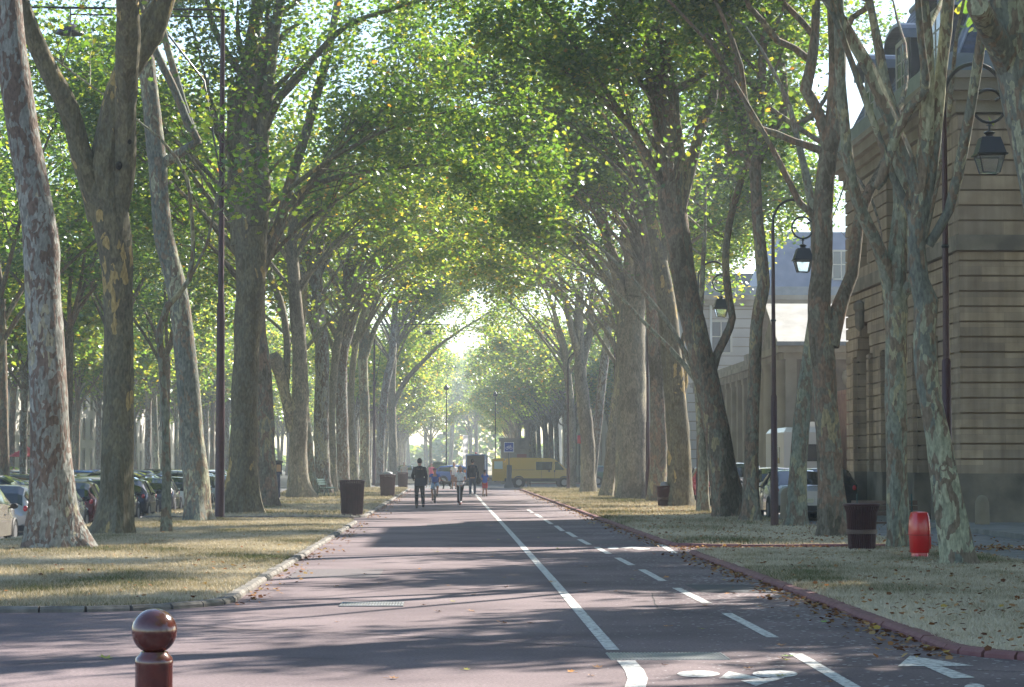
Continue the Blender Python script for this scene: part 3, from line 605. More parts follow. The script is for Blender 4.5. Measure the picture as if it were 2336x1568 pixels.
for i, d in enumerate(L_TREES):
    d = dict(d); sp = d.pop('special', None); d.setdefault('side', 1); Y = d['Y']
    if d.get('nl') is None: d['nl'] = 9000
    d.setdefault('ls', .12 if Y < 90 else .155); d['bk'] = 'beige' if Y > 98 and d['bk'] in ('brown','olive') else d['bk']
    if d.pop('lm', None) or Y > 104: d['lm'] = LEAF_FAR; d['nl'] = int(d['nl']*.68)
    traced('plane_tree' if not sp else 'young_tree', **{k: v for k, v in d.items()}, out=(5 if 60 < Y < 160 else 3) if not sp else 0, grp='plane trees on the left verge', flare=6 if Y < 60 else 4)
for i, d in enumerate(R_TREES):
    d = dict(d); Y = d['Y']; d.setdefault('ls', .12 if Y < 90 else .155); d['bk'] = 'beige' if Y > 98 and d['bk'] in ('brown','olive') else d['bk']
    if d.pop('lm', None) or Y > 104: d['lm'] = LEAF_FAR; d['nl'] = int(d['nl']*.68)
    traced('plane_tree', **d, out=0 if Y < 132 else 3, grp='plane trees on the right verge', flare=6 if Y < 60 else 4)

# whole trees made once per kind and copied down the far rows
def generic(seed, label, bk, nl, ls, lm, side=1, h0=5.2, zmin=5.5, grp=None, wide=1.0, r=.27, nlimb=7, Hs=1.0):
    T = Tree(seed); rng = T.rng
    base = Vector((0,0,0)); lean = rng.uniform(-.04,.08)*side
    P = [(0,0,-.15),(0,0,.4),(lean*2,0,2),(lean*h0,rng.uniform(-.1,.1),h0)]
    Ps, rs = T.limb(P, [r*1.45,r*1.1,r,r*.95], 10, .6, .10, 2)
    for j in range(nlimb):
        a = 2*math.pi*j/nlimb+rng.uniform(-.3,.3); sx = math.cos(a); sy = math.sin(a)
        f = 1.25 if sx*side > 0 else .8
        d = Vector((sx*.5*f, sy*.45, 1.15)); p = Ps[int(len(Ps)*rng.uniform(.75,.99))]
        Q = arc(p, d, rng.uniform(8,10.5)*Hs, (sx*.7*f*wide, sy*.5*wide, -.1), 10, rng, .06)
        T.trunk.tube(Q, [max(.02, r*.5*(1-.88*i/10)) for i in range(11)], 6, caps=False)
        T.twigs(Q, .04, .25, 9, 2.8*wide, sx*.7, zmin)
    root = thing('plane_tree', label, 'tree', (0,0,0), 0, grp); T.finish(root, base, bk, nl, ls, lm)
    return root
def place(proto, used, x, y, rz, s, label=None, grp=None, z=0):
    o = proto if not used.get(proto.name) else copy_tree(proto); used[proto.name] = 1
    o.location = (x,y,z); o.rotation_euler = (0,0,rz); o.scale = (s,s,s*random.uniform(.93,1.07))
    if label: o['label'] = label
    if grp: o['group'] = grp
    return o
random.seed(21); used = {}
farA = [generic(300+i, 'hazy plane tree in the far avenue beyond the parked vans', ['grey','brown','olive'][i], 4800, .23, LEAF_FAR, 1, 6.2, 7.6) for i in range(3)]
y = 196
while y < 400:
    for side, x in ((1,-7.8),(-1,9.8)):
        place(random.choice(farA), used, x+random.uniform(-.5,.5), y+random.uniform(-2,2), 0 if side == 1 else math.pi, random.uniform(.85,1.05),
              ('hazy plane tree on the left side' if side == 1 else 'hazy plane tree on the right side')+' of the far avenue beyond the crossing', 'plane trees of the far avenue')
    y += 11.5
# rows on the other side of the car park
slim = [generic(400+i, 'slim plane tree', ['grey','brown','mottle'][i], 5200, .21, LEAF_FAR, 1, 6.0, 6.0, r=.19, nlimb=6, Hs=.72, wide=.8) for i in range(3)]
y = 78; 
while y < 430:
    for x in (-24.5,-32):
        place(random.choice(slim), used, x+random.uniform(-.6,.6), y+random.uniform(-2,2), random.uniform(0,6.28), random.uniform(1.0,1.35),
              'slim plane tree in the '+('nearer' if x > -30 else 'farther')+' row across the car park, '+('well before' if y < 150 else 'beside' if y < 260 else 'beyond')+' the cream houses', 'slim plane trees across the car park')
    y += 10
midg = generic(450, 'tall plane tree standing among the parked cars', 'brown', 4600, .16, LEAF, 1, 7.5, 9.3, r=.2)
for x, y, lb in ((-16.3,88,'tall plane tree among the parked cars, leftmost of four'),(-16.2,101,'tall plane tree among the parked cars, showing between the first two big trunks'),(-16.4,118,'tall plane tree among the parked cars, right of the forked trunk'),(-16.2,136,'tall plane tree among the parked cars, behind the leaning cream-patched trunk')):
    place(midg, used, x, y, random.uniform(0,6), 1.05, lb, 'plane trees among the parked cars', z=CPZ)
# loose trees at the end of the avenue and along the far buildings
for (x,y,s) in ((-9,455,1.2),(12,470,1.2),(-5,500,1.5),(4.5,520,1.5),(-12,425,1.3),(-16,470,1.5),(-3,380,.9),(13.5,205,.8),(13.5,228,.85),(13,250,.8),(14,275,.9)):
    place(random.choice(farA), used, x, y, random.uniform(0,6), s, 'pale blue-hazed tree closing the far end of the avenue' if y > 400 else 'plane tree close to the pale far building on the right', 'trees at the far end')
# unseen smaller trees added right of the lane to shade the right-hand side
small = [generic(500+i, 'unseen tree added beyond the cobbled lane for shade', 'green', 15000, .17, LEAF, -1, 3.2, 3.0, r=.16, nlimb=7, Hs=.72, wide=.75) for i in range(2)]
for i, y in enumerate((14,20,26,32,38,44,50)):
    place(small[i%2], used, 18.6, y, random.uniform(0,6), 1.3, 'leafy unseen tree added beyond the cobbled lane for shade', 'added shade trees right of the lane')

# the near end of the right-hand row, beside and behind the camera position (they throw the shade on the nearest asphalt)
nearR = [generic(600+i, 'plane tree of the right-hand row close to the camera', 'mottle', 5200, .15, LEAF, 1, 6.5, 8.3, r=.36, nlimb=7) for i in range(2)]
for i, (x,y) in enumerate(((9.3,20.5),(9.0,12.5),(9.4,5.0),(9.2,-3.0))):
    place(nearR[i%2], used, x, y, math.pi+random.uniform(-.3,.3), 1.0, 'plane tree of the right-hand row close to the camera', 'plane trees beside the camera')
for (x,y,s) in ((-14,400,1.3),(13,410,1.35),(-9,520,1.7),(6,530,1.7),(0,560,1.8),(-18,540,1.7),(17,520,1.7),(-26,560,1.8),(26,560,1.8)):
    place(random.choice(farA), used, x, y, random.uniform(0,6), s, 'pale blue-hazed tree closing the far end of the avenue', 'trees at the far end')

g = np.random.default_rng(77); n_ = 15000; q = np.stack([g.uniform(-150,150,n_), g.uniform(596,612,n_), g.uniform(0,1,n_)],1)
q[:,2] = q[:,2]*(9+5*np.sin(q[:,0]*.21)+3*np.sin(q[:,0]*.057+1))
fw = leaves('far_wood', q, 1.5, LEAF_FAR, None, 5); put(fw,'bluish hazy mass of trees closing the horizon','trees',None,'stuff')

g = np.random.default_rng(31); Q = []
for bx, by in BASES:
    n_ = 42 if bx > 0 else 18; a = g.uniform(0,6.28,n_); r_ = .42+np.abs(g.normal(0,.5,n_)); Q.append(np.stack([bx+np.cos(a)*r_, by+np.sin(a)*r_*1.3, .065+np.abs(g.normal(0,.015,n_))],1))
put(leaves('leaf_drift', np.concatenate(Q), .062, LITTER, seed=12, flat=1.1, smin=.5, smax=1.2), 'dry leaves gathered round the feet of the plane trees', 'fallen leaves', None, 'stuff')

# ------------------------------------------------------------------ buildings
def courses(face, rec, a0, a1, z0, z1, depth, put3, openings=(), h=.39, gap=.05, inset=.08, rngs=None):
    """banded stonework: put3(a, d, z) maps along/depth/height to the world; openings = (centre, halfwidth, bottom, spring, arched)"""
    def spans(z, zz):
        S = [(a0,a1)]
        for c, hw, b, t, arch in openings:
            zm = (z+zz)/2; w = 0
            if b <= zm < t: w = hw
            elif arch and t <= zm < t+hw: w = math.sqrt(max(0, hw*hw-(zm-t)**2))
            if w > .05:
                n = []
                for p, q in S:
                    if c+w <= p or c-w >= q: n.append((p,q))
                    else:
                        if c-w > p: n.append((p,c-w))
                        if c+w < q: n.append((c+w,q))
                S = n
        return S
    def slab(mb, p, q, d0, z, zz):
        V = [put3(*t) for t in ((p,d0,z),(q,d0,z),(q,depth,z),(p,depth,z),(p,d0,zz),(q,d0,zz),(q,depth,zz),(p,depth,zz))]
        mb.add(V,[(0,3,2,1),(4,5,6,7),(0,1,5,4),(1,2,6,5),(2,3,7,6),(3,0,4,7)])
    z = z0
    while z < z1-.05:
        zt = min(z1, z+h)
        for p, q in spans(z, zt-gap):
            slab(face, p, q, 0, z, zt-gap)
        for p, q in spans(zt-gap, zt):
            slab(rec, p, q, inset, zt-gap, zt)
        z = zt
def stone_blocks(name, a, b, c, horiz):
    """stone with faint block joints and tone changes from block to block"""
    m = mat(name, a, .9, c2=b, scale=1.6, bump=.25, bscale=20, detail=8); nt = m.node_tree; N = nt.nodes; L = nt.links; p = N['Principled BSDF']
    tc = N.new('ShaderNodeTexCoord'); sx = N.new('ShaderNodeSeparateXYZ'); L.new(tc.outputs['Object'], sx.inputs[0]); cb = N.new('ShaderNodeCombineXYZ')
    L.new(sx.outputs[0 if horiz == 'x' else 1], cb.inputs[0]); L.new(sx.outputs[2], cb.inputs[1])
    br = N.new('ShaderNodeTexBrick'); br.inputs['Scale'].default_value = 1; br.inputs['Brick Width'].default_value = 1.15; br.inputs['Row Height'].default_value = .39
    br.inputs['Mortar Size'].default_value = .006; br.inputs['Color1'].default_value = (.76,.75,.76,1); br.inputs['Color2'].default_value = (1.14,1.09,1.0,1); br.inputs['Mortar'].default_value = (.75,.72,.7,1)
    L.new(cb.outputs[0], br.inputs[0]); base = p.inputs['Base Color'].links[0].from_socket
    mm = N.new('ShaderNodeMix'); mm.data_type = 'RGBA'; mm.blend_type = 'MULTIPLY'; mm.inputs[0].default_value = .8; L.new(base, mm.inputs[6]); L.new(br.outputs[0], mm.inputs[7])
    # rain streaks
    st = N.new('ShaderNodeMapping'); st.inputs['Scale'].default_value = (3,3,.25); L.new(tc.outputs['Object'], st.inputs[0]); ns = N.new('ShaderNodeTexNoise'); ns.inputs['Scale'].default_value = 1.2; ns.inputs['Detail'].default_value = 5; L.new(st.outputs[0], ns.inputs[0])
    rr = N.new('ShaderNodeMapRange'); rr.inputs[1].default_value = .35; rr.inputs[2].default_value = .6; rr.inputs[3].default_value = c; rr.inputs[4].default_value = 1; L.new(ns.outputs[0], rr.inputs[0])
    m3 = N.new('ShaderNodeMix'); m3.data_type = 'RGBA'; m3.blend_type = 'MULTIPLY'; m3.inputs[0].default_value = 1; L.new(mm.outputs[2], m3.inputs[6]); L.new(rr.outputs[0], m3.inputs[7]); L.new(m3.outputs[2], p.inputs['Base Color']); return m
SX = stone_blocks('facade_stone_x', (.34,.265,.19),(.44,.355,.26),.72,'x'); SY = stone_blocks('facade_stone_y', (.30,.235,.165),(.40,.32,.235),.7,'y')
GROOVE = mat('joint_stone', (.20,.15,.10), .95)
# --- stone pavilion: corner at X0,Y0, side wall along the lane, front wall towards the camera
X0, Y0, X1, Y1, HT = 13.0, 60.5, 34.0, 78.0, 11.2
bA = thing('stone_pavilion', 'large banded sandstone pavilion with arches and slate mansard roof behind the leaning trees', 'building', (X0,Y0,0))
fa, rc = MB(), MB()
courses(fa, rc, X0+.0, X1, 1.35, 7.05, .8, lambda a,d,z: (a, Y0+d, z)); courses(fa, rc, X0, X1, 7.45, 10.6, .8, lambda a,d,z: (a, Y0+d, z))
fa.build('front_wall', SX, bA, False, base=(X0,Y0,0)); rc.build('front_joints', GROOVE, bA, False, base=(X0,Y0,0))
fa, rc = MB(), MB(); AR = [(64.9+4.9*i, 1.15, 0, 4.9, True) for i in range(3)]; WN = [(64.9+4.9*i, .75, 7.9, 10.0, False) for i in range(3)]
sd = lambda a,d,z: (X0+d-.001, a, z)
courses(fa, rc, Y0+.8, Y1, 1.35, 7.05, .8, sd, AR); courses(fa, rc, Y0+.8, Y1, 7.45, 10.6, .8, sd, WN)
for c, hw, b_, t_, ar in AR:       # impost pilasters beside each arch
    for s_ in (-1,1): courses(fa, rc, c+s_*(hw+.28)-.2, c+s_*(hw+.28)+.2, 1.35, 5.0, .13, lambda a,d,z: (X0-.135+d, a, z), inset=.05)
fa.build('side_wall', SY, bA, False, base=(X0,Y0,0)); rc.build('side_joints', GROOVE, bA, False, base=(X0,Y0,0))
pl = MB().box(X0-.12,Y0-.12,0,X1,Y0+.5,1.35)
y = Y0+.5
for c, hw, *_ in AR: pl.box(X0-.121,y,0,X0+.8,c-hw,1.35); y = c+hw
pl.box(X0-.121,y,0,X0+.8,Y1,1.35)
pl.build('plinth', mat('plinth_stone', (.11,.095,.075), .95, c2=(.26,.22,.165), scale=.9, detail=9, bump=.5, bscale=12), bA, False, base=(X0,Y0,0))
MB().box(X0+.82,Y0+.82,0,X1,Y1-.1,10.6).build('arch_infill', STONE2, bA, False, base=(X0,Y0,0))
bd = MB().box(X0-.1,Y0-.1,7.05,X1,Y0+.6,7.44).box(X0-.101,Y0+.6,7.05,X0+.6,Y1,7.44); bd.build('string_course', STONE2, bA, False, base=(X0,Y0,0))
cn = MB()
for i,(o, za, zb) in enumerate(((.06,10.6,10.9),(.2,10.9,11.12),(.42,11.12,11.42),(.55,11.42,11.6))): cn.box(X0-o,Y0-o,za,X1,Y0+.9,zb).box(X0-o-.001,Y0+.9,za,X0+.9,Y1+o*.5,zb)
cn.build('cornice', STONE, bA, False, base=(X0,Y0,0))
gt = MB().box(X0-.5,Y0-.5,11.6,X1,Y0-.2,12.05).box(X0-.501,Y0-.2,11.6,X0-.2,Y1+.3,12.05); gt.build('gutter', ZINC, bA, False, base=(X0,Y0,0))
rf = MB(); a_, b_ = 11.75, 16.2; i_ = 1.9
rf.add([(X0-.2,Y0-.2,a_),(X1,Y0-.2,a_),(X1,Y1+.2,a_),(X0-.2,Y1+.2,a_),(X0+i_,Y0+i_,b_),(X1,Y0+i_,b_),(X1,Y1-i_,b_),(X0+i_,Y1-i_,b_),(X0+5.5,Y0+5,b_+1.6),(X1,Y0+5,b_+1.6),(X1,Y1-5,b_+1.6),(X0+5.5,Y1-5,b_+1.6)],
       [(0,1,5,4),(2,3,7,6),(3,0,4,7),(4,5,9,8),(6,7,11,10),(7,4,8,11),(8,9,10,11)])
slm = mat('slate_courses', (.04,.05,.075), .6, c2=(.065,.08,.115), scale=5, spec=.25); nt = slm.node_tree; w = nt.nodes.new('ShaderNodeTexWave'); w.bands_direction = 'Z'; w.inputs['Scale'].default_value = 1.6; w.inputs['Distortion'].default_value = .3
tcn = nt.nodes.new('ShaderNodeTexCoord'); nt.links.new(tcn.outputs['Object'], w.inputs[0]); b = nt.nodes.new('ShaderNodeBump'); b.inputs['Distance'].default_value = .03; nt.links.new(w.outputs[1], b.inputs['Height']); nt.links.new(b.outputs[0], nt.nodes['Principled BSDF'].inputs['Normal'])
rf.build('roof', slm, bA, False, base=(X0,Y0,0))
hp = MB().tube([(X0-.2,Y0-.2,a_),(X0+i_,Y0+i_,b_)],.09,8).tube([(X0+i_,Y0+i_,b_),(X1,Y0+i_,b_)],.12,8).tube([(X0+i_,Y0+i_,b_),(X0+i_,Y1-i_,b_)],.12,8); hp.build('roof_ridge', ZINC, bA, base=(X0,Y0,0))
for c in (63.2, 68.0, 73.2):         # dormers towards the avenue
    dm = MB(); hw = 1.15; prof = [(-hw,12.0),(-hw,13.75)]+[(-hw*math.cos(R(t)),13.75+.28*math.sin(R(t))) for t in range(20,180,20)]+[(hw,13.75),(hw,12.0)]
    n = len(prof)
    dm.add([(X0+.05,c+p,z) for p,z in prof]+[(X0+2.6,c+p,z) for p,z in prof], [tuple(range(n))[::-1], tuple(range(n,2*n))]+[(i,i+1,i+1+n,i+n) for i in range(n-1)])
    d = dm.build('dormer', SLATE, bA, False, base=(X0,Y0,0))
    cp = MB(); pr2 = [(-hw-.3,13.62)]+[(-(hw+.3)*math.cos(R(t)),13.72+.40*math.sin(R(t))) for t in range(10,180,20)]+[(hw+.3,13.62)]
    for (p,z),(q,zz) in zip(pr2,pr2[1:]): cp.add([(X0-.25,c+p,z),(X0-.25,c+q,zz),(X0+2.6,c+q,zz),(X0+2.6,c+p,z),(X0-.25,c+p,z+.1),(X0-.25,c+q,zz+.1),(X0+2.6,c+q,zz+.1),(X0+2.6,c+p,z+.1)],[(0,1,2,3),(4,7,6,5),(0,4,5,1),(3,2,6,7)])
    cp.build('dormer_hood', ZINC, d, False, base=(X0,Y0,0))
    fr = MB().box(X0-.02,c-.85,12.3,X0+.04,c-.72,13.8).box(X0-.02,c+.72,12.3,X0+.04,c+.85,13.8).box(X0-.02,c-.72,13.67,X0+.04,c+.72,13.8).box(X0-.015,c-.04,12.3,X0+.045,c+.04,13.67)
    for z in (12.7,13.15): fr.box(X0-.01,c-.72,z,X0+.046,c+.72,z+.04)
    fr.build('window_frame', mat('cream_paint',(.45,.42,.34),.6) if c == 63.2 else bpy.data.materials['cream_paint'], d, False, base=(X0,Y0,0)); MB().box(X0+.0,c-.72,12.3,X0+.043,c+.72,13.67).build('window_pane', GLASS, d, False, base=(X0,Y0,0))
for c, hw, b_, t_, ar in WN:
    wf = MB().box(X0+.3,c-.75,7.9,X0+.5,c-.63,10.0).box(X0+.3,c+.63,7.9,X0+.5,c+.75,10.0).box(X0+.32,c-.04,7.9,X0+.48,c+.04,10)
    for z in (8.4,8.9,9.4): wf.box(X0+.33,c-.63,z,X0+.47,c+.63,z+.04)
    w_ = wf.build('window', bpy.data.materials['cream_paint'], bA, False, base=(X0,Y0,0)); MB().box(X0+.4,c-.63,7.9,X0+.44,c+.63,10.0).build('pane', GLASS, w_, False, base=(X0,Y0,0))
for c, *_ in AR:                     # carved masks over the arches
    MB().lathe([(.02,0),(.16,.12),(.2,.4),(.17,.62),(.24,.7),(.22,.9),(.05,1.0)], (X0-.12,c,5.75), 10, .8, 1).build('carved_keystone', STONE2, bA, base=(X0,Y0,0))
# --- pilastered wall along the lane
bw = thing('pilastered_wall', 'long brown stone wall with pale pilasters running behind the right-hand trees', 'wall', (15.6,115.2,0))
WB = MB().box(15.9,115.2,0,16.8,152,6.1); WB.build('wall_face', mat('dark_panel',(.13,.10,.085),.9,c2=(.20,.15,.12),scale=1), bw, False, base=(15.6,115.2,0))
ent = MB().box(15.5,115.2,6.1,16.9,152,6.45).box(15.3,115.2,6.45,17,152,6.7).box(15.6,115.2,6.7,16.8,152,7.05); ent.build('entablature', STONE2, bw, False, base=(15.6,115.2,0))
MB().box(15.5,115.2,0,15.895,152,1.1).build('base_course', STONE, bw, False, base=(15.6,115.2,0))
for i in range(14):
    y = 116.6+i*2.6; MB().box(15.62,y-.32,1.1,15.898,y+.32,6.1).box(15.57,y-.4,1.1,15.892,y+.4,1.35).box(15.57,y-.4,5.8,15.892,y+.4,6.098).build('pilaster', STONE, bw, False, base=(15.6,115.2,0))
tr_ = MB().box(15.7,125.3,7.0,16.7,127.1,7.35)
for (dx,dy,dz,r_) in ((0,-.35,.45,.36),(.1,.35,.42,.38),(0,0,.85,.33),(-.1,-.28,1.15,.2),(0,.3,1.2,.22),(.05,-.05,1.45,.17),(0,.62,.75,.2),(0,-.65,.7,.18)): tr_.ball((16.2+dx,126.2+dy,7.3+dz),r_,r_,r_*1.25)
st_ = tr_.build('stone_trophy', STONE2, None, base=(16.2,126.2,7.02)); st_.location = (16.2,126.2,7.052); put(st_,'carved stone trophy group standing on top of the pilastered wall','sculpture')
# --- gate pavilion with pediment
gx0,gx1,gy0,gy1 = 15.0,22.0,107.0,115.0
bg_ = thing('gate_pavilion', 'low gate pavilion with a pediment and a roof toned pale for sunlight, left of the sandstone pavilion', 'building', (gx0,gy0,0)); B0 = (gx0,gy0,0)
MB().box(gx0+.2,gy0+.2,0,gx1,gy1-.1,6.3).build('wall', mat('brown_weathered_stone',(.10,.07,.045),.9,c2=(.19,.14,.09),scale=1.2,detail=8), bg_, False, base=B0)
MB().box(gx0,gy0,6.3,gx1+.1,gy1,6.6).box(gx0-.25,gy0-.25,6.6,gx1+.2,gy1+.1,6.9).build('entablature', STONE, bg_, False, base=B0)
MB().add([(gx0,gy0,6.9),(gx0,gy1,6.9),(gx0,111,8.7),(gx0+.3,gy0,6.9),(gx0+.3,gy1,6.9),(gx0+.3,111,8.7)],[(0,2,1),(3,4,5),(0,3,5,2),(1,2,5,4)]).build('pediment', STONE2, bg_, False, base=B0)
PR = mat('sunlit_pale_roof',(.42,.39,.35),.75,c2=(.55,.52,.47),scale=1.5,bump=.4,bscale=30)  # sunlight on the zinc roof is put into this pale colour
MB().add([(gx0-.3,gy0-.3,6.95),(gx1+.2,gy0-.3,6.95),(gx1+.2,111,8.95),(gx0-.3,111,8.95),(gx1+.2,gy1+.3,6.95),(gx0-.3,gy1+.3,6.95),
  (gx0-.3,gy0-.3,7.07),(gx1+.2,gy0-.3,7.07),(gx1+.2,111,9.07),(gx0-.3,111,9.07),(gx1+.2,gy1+.3,7.07),(gx0-.3,gy1+.3,7.07)],[(0,1,7,6),(6,7,8,9),(9,8,10,11),(0,3,2,1),(0,6,9,3),(3,9,11,5),(1,2,8,7),(3,5,4,2)]).build('roof', PR, bg_, False, base=B0)
MB().box(gx0-.36,gy0-.42,6.9,gx1+.2,gy0-.28,7.08).build('gutter', ZINC, bg_, False, base=B0)
for x in (15.35,17.0,18.7,20.4): MB().box(x-.25,gy0+.02,.9,x+.25,gy0+.198,6.3).build('pilaster', STONE, bg_, False, base=B0)
for y in (107.9,109.6,112.4,114.1): MB().lathe([(.42,0),(.36,.2),(.33,.4),(.3,4.9),(.4,5.2)],(gx0+.1,y,1.08),14).build('column', STONE, bg_, base=B0)
dr = MB().box(17.5,gy0+.1,.2,18.3,gy0+.19,4.4).build('door', mat('rusty_door',(.22,.085,.04),.7,c2=(.30,.13,.06),scale=2), bg_, False, base=B0)
for zz in (5.1,): 
    for x in (16.2,17.9,19.6): MB().lathe([(.05,0),(.2,.15),(.26,.4),(.2,.65),(.05,.75)],(x,gy0+.12,zz),10,1,.5).build('relief', STONE, bg_, base=B0)
MB().box(gx0+.15,110.1,.2,gx0+.25,111.9,4.8).build('gate_door', mat('dark_green_door',(.03,.05,.04),.5), bg_, False, base=B0)
# low brick wall between the pavilion and the gate
lw = MB().box(17.2,78.2,0,17.7,106.9,4.6).box(17.1,78.2,4.6,17.8,106.9,4.8).build('courtyard_wall', mat('red_brick',(.24,.11,.08),.9,c2=(.32,.16,.11),scale=3), None, False, base=(17.2,92,0)); lw.location=(17.2,92,0); put(lw,'reddish courtyard wall between the sandstone pavilion and the pedimented gate','wall')
# --- pale buildings behind
def windows(b, face, c0, c1, n, rows, w, put3, base, frame=True, mt=None):
    for i in range(n):
        c = c0+(c1-c0)*i/max(1,n-1)
        for z0,z1 in rows:
            fr = MB()
            def bx(a0,d0,za,a1,d1,zb,mb=fr):
                V = [put3(*t) for t in ((a0,d0,za),(a1,d0,za),(a1,d1,za),(a0,d1,za),(a0,d0,zb),(a1,d0,zb),(a1,d1,zb),(a0,d1,zb))]; mb.add(V,[(0,3,2,1),(4,5,6,7),(0,1,5,4),(1,2,6,5),(2,3,7,6),(3,0,4,7)])
            bx(c-w,-.08,z0-.12,c+w,.1,z0); bx(c-w-.14,-.06,z0,c-w,.1,z1+.12); bx(c+w,-.06,z0,c+w+.14,.1,z1+.12); bx(c-w,-.061,z1,c+w,.1,z1+.12); bx(c-.04,-.03,z0,c+.04,.1,z1); bx(c-w,-.028,(z0+z1)/2,c+w,.1,(z0+z1)/2+.06)
            f = fr.build('window', mt or PALE, b, False, base=base); pn = MB(); bx(c-w,-.012,z0,c+w,.1,z1,pn); pn.build('pane', GLASS, f, False, base=base)
bC = thing('slate_roofed_building', 'pale stone building with a tall blue slate roof rising beyond the pedimented gate', 'building', (15.8,158,0)); B0=(15.8,158,0)
fc, rj = MB(), MB(); courses(fc, rj, 15.8, 46, .1, 12.1, .6, lambda a,d,z: (a,158+d,z), h=.62, gap=.07); fc.build('front_wall', PALE, bC, False, base=B0); rj.build('front_joints', STONE, bC, False, base=B0)
MB().box(15.81,158.62,.1,46,172,12.1).build('rear_wall', PALE, bC, False, base=B0)
MB().box(15.4,157.5,12.1,46,172,12.45).box(15.2,157.2,12.45,46.2,172.2,12.75).build('cornice', STONE, bC, False, base=B0)
MB().box(15.5,157.6,12.75,46,171.9,13.35).build('parapet', ZINC, bC, False, base=B0)
MB().add([(21,158.6,13.3),(46,158.6,13.3),(46,171,13.3),(21,171,13.3),(22.5,160.8,17.3),(46,160.8,17.3),(46,169,17.3),(22.5,169,17.3)],[(0,1,5,4),(1,2,6,5),(2,3,7,6),(3,0,4,7),(4,5,6,7)]).build('roof', mat('blue_slate',(.12,.15,.21),.5,c2=(.17,.20,.27),scale=1), bC, False, base=B0)
windows(bC,'',18,44,7,((1.5,4.2),(5.6,7.8),(9,11)),.6,lambda a,d,z:(a,158+d,z),B0,mt=bpy.data.materials['cream_paint'])
windows(bC,'',26.2,40,3,((14,15.8),),.55,lambda a,d,z:(a,158.9+d,z),B0,mt=bpy.data.materials['cream_paint'])
MB().tube([(17.3,157.85,.2),(17.3,157.85,12.1)],.08,8).build('downpipe', mat('sunlit_pale_pipe',(.6,.6,.58),.5), bC, base=B0)  # a sunlit strip, its brightness put into the pipe's pale colour
bD = thing('long_pale_building', 'long pale facade with grey pilasters receding behind the broad sunlit trunk', 'building', (15.5,178,0)); B0=(15.5,178,0)
MB().box(15.5,178,0,30,330,12.6).build('wall', PALE, bD, False, base=B0); MB().box(15.1,177.6,12.6,30,330.3,13.2).build('cornice', STONE, bD, False, base=B0)
MB().add([(15.3,177.8,13.2),(30,177.8,13.2),(30,330,13.2),(15.3,330,13.2),(18,180,16),(28,180,16),(28,328,16),(18,328,16)],[(0,1,5,4),(1,2,6,5),(2,3,7,6),(3,0,4,7),(4,5,6,7)]).build('roof', SLATE, bD, False, base=B0)
windows(bD,'',181,300,16,((1.5,4.5),(6,8.6),(9.8,11.6)),.75,lambda a,d,z:(15.5+d,a,z),B0,mt=STONE); windows(bD,'',18,28,4,((1.5,4.5),(6,8.6),(9.8,11.6)),.75,lambda a,d,z:(a,178+d,z),B0,mt=STONE)
WR = mat('cream_render',(.66,.63,.57),.9,c2=(.74,.71,.66),scale=.4)
for k,(ya,yb,h) in enumerate(((205,258,14),(260,326,12.5),(330,430,15))):
    b = thing('apartment_house', ['cream apartment house with tall windows beyond the car park, at the far left','lower cream house with a slate roof beyond the car park','pale five-bay house seen between slim trunks beyond the car park'][k], 'building', (-41,ya,0), 0, 'houses beyond the car park'); B0=(-41,ya,0)
    MB().box(-52,ya,-.5,-41,yb,h).build('wall', WR, b, False, base=B0); MB().box(-52.2,ya-.2,h,-40.6,yb+.2,h+.4).build('cornice', STONE, b, False, base=B0)
    MB().add([(-52,ya,h+.4),(-40.8,ya,h+.4),(-40.8,yb,h+.4),(-52,yb,h+.4),(-50,ya+1.5,h+3.4),(-43,ya+1.5,h+3.4),(-43,yb-1.5,h+3.4),(-50,yb-1.5,h+3.4)],[(0,1,5,4),(1,2,6,5),(2,3,7,6),(3,0,4,7),(4,5,6,7)]).build('roof', SLATE, b, False, base=B0)
    windows(b,'',ya+3,yb-3,12,((.6,3.2),(4.4,6.6),(7.8,9.9)),.7,lambda a,d,z:(-41-d,a,z),B0,mt=STONE)
    windows(b,'',-50,-43,3,((.6,3.2),(4.4,6.6),(7.8,9.9)),.7,lambda a,d,z:(a,ya+d,z),B0,mt=STONE)
# guard house by the crossing, with a brown shutter
kp = at(1172,1100,187); kx = kp.x; k = thing('stone_guardhouse','squat stone guardhouse with a heavy cornice and red-brown shutter behind the yellow van','building',(kx,187,0)); B0=(kx,187,0)
MB().box(kx-.95,187,0,kx+1.2,189.5,2.75).build('wall', STONE, k, False, base=B0); MB().box(kx-1.1,186.8,2.75,kx+1.35,189.7,2.95).box(kx-.98,186.95,2.95,kx+1.22,189.6,3.35).box(kx-1.12,186.8,3.35,kx+1.36,189.7,3.6).build('cornice', STONE2, k, False, base=B0)
MB().box(kx+.25,186.93,.1,kx+1.0,186.995,2.35).build('shutter', mat('red_brown_paint',(.24,.07,.06),.7), k, False, base=B0)

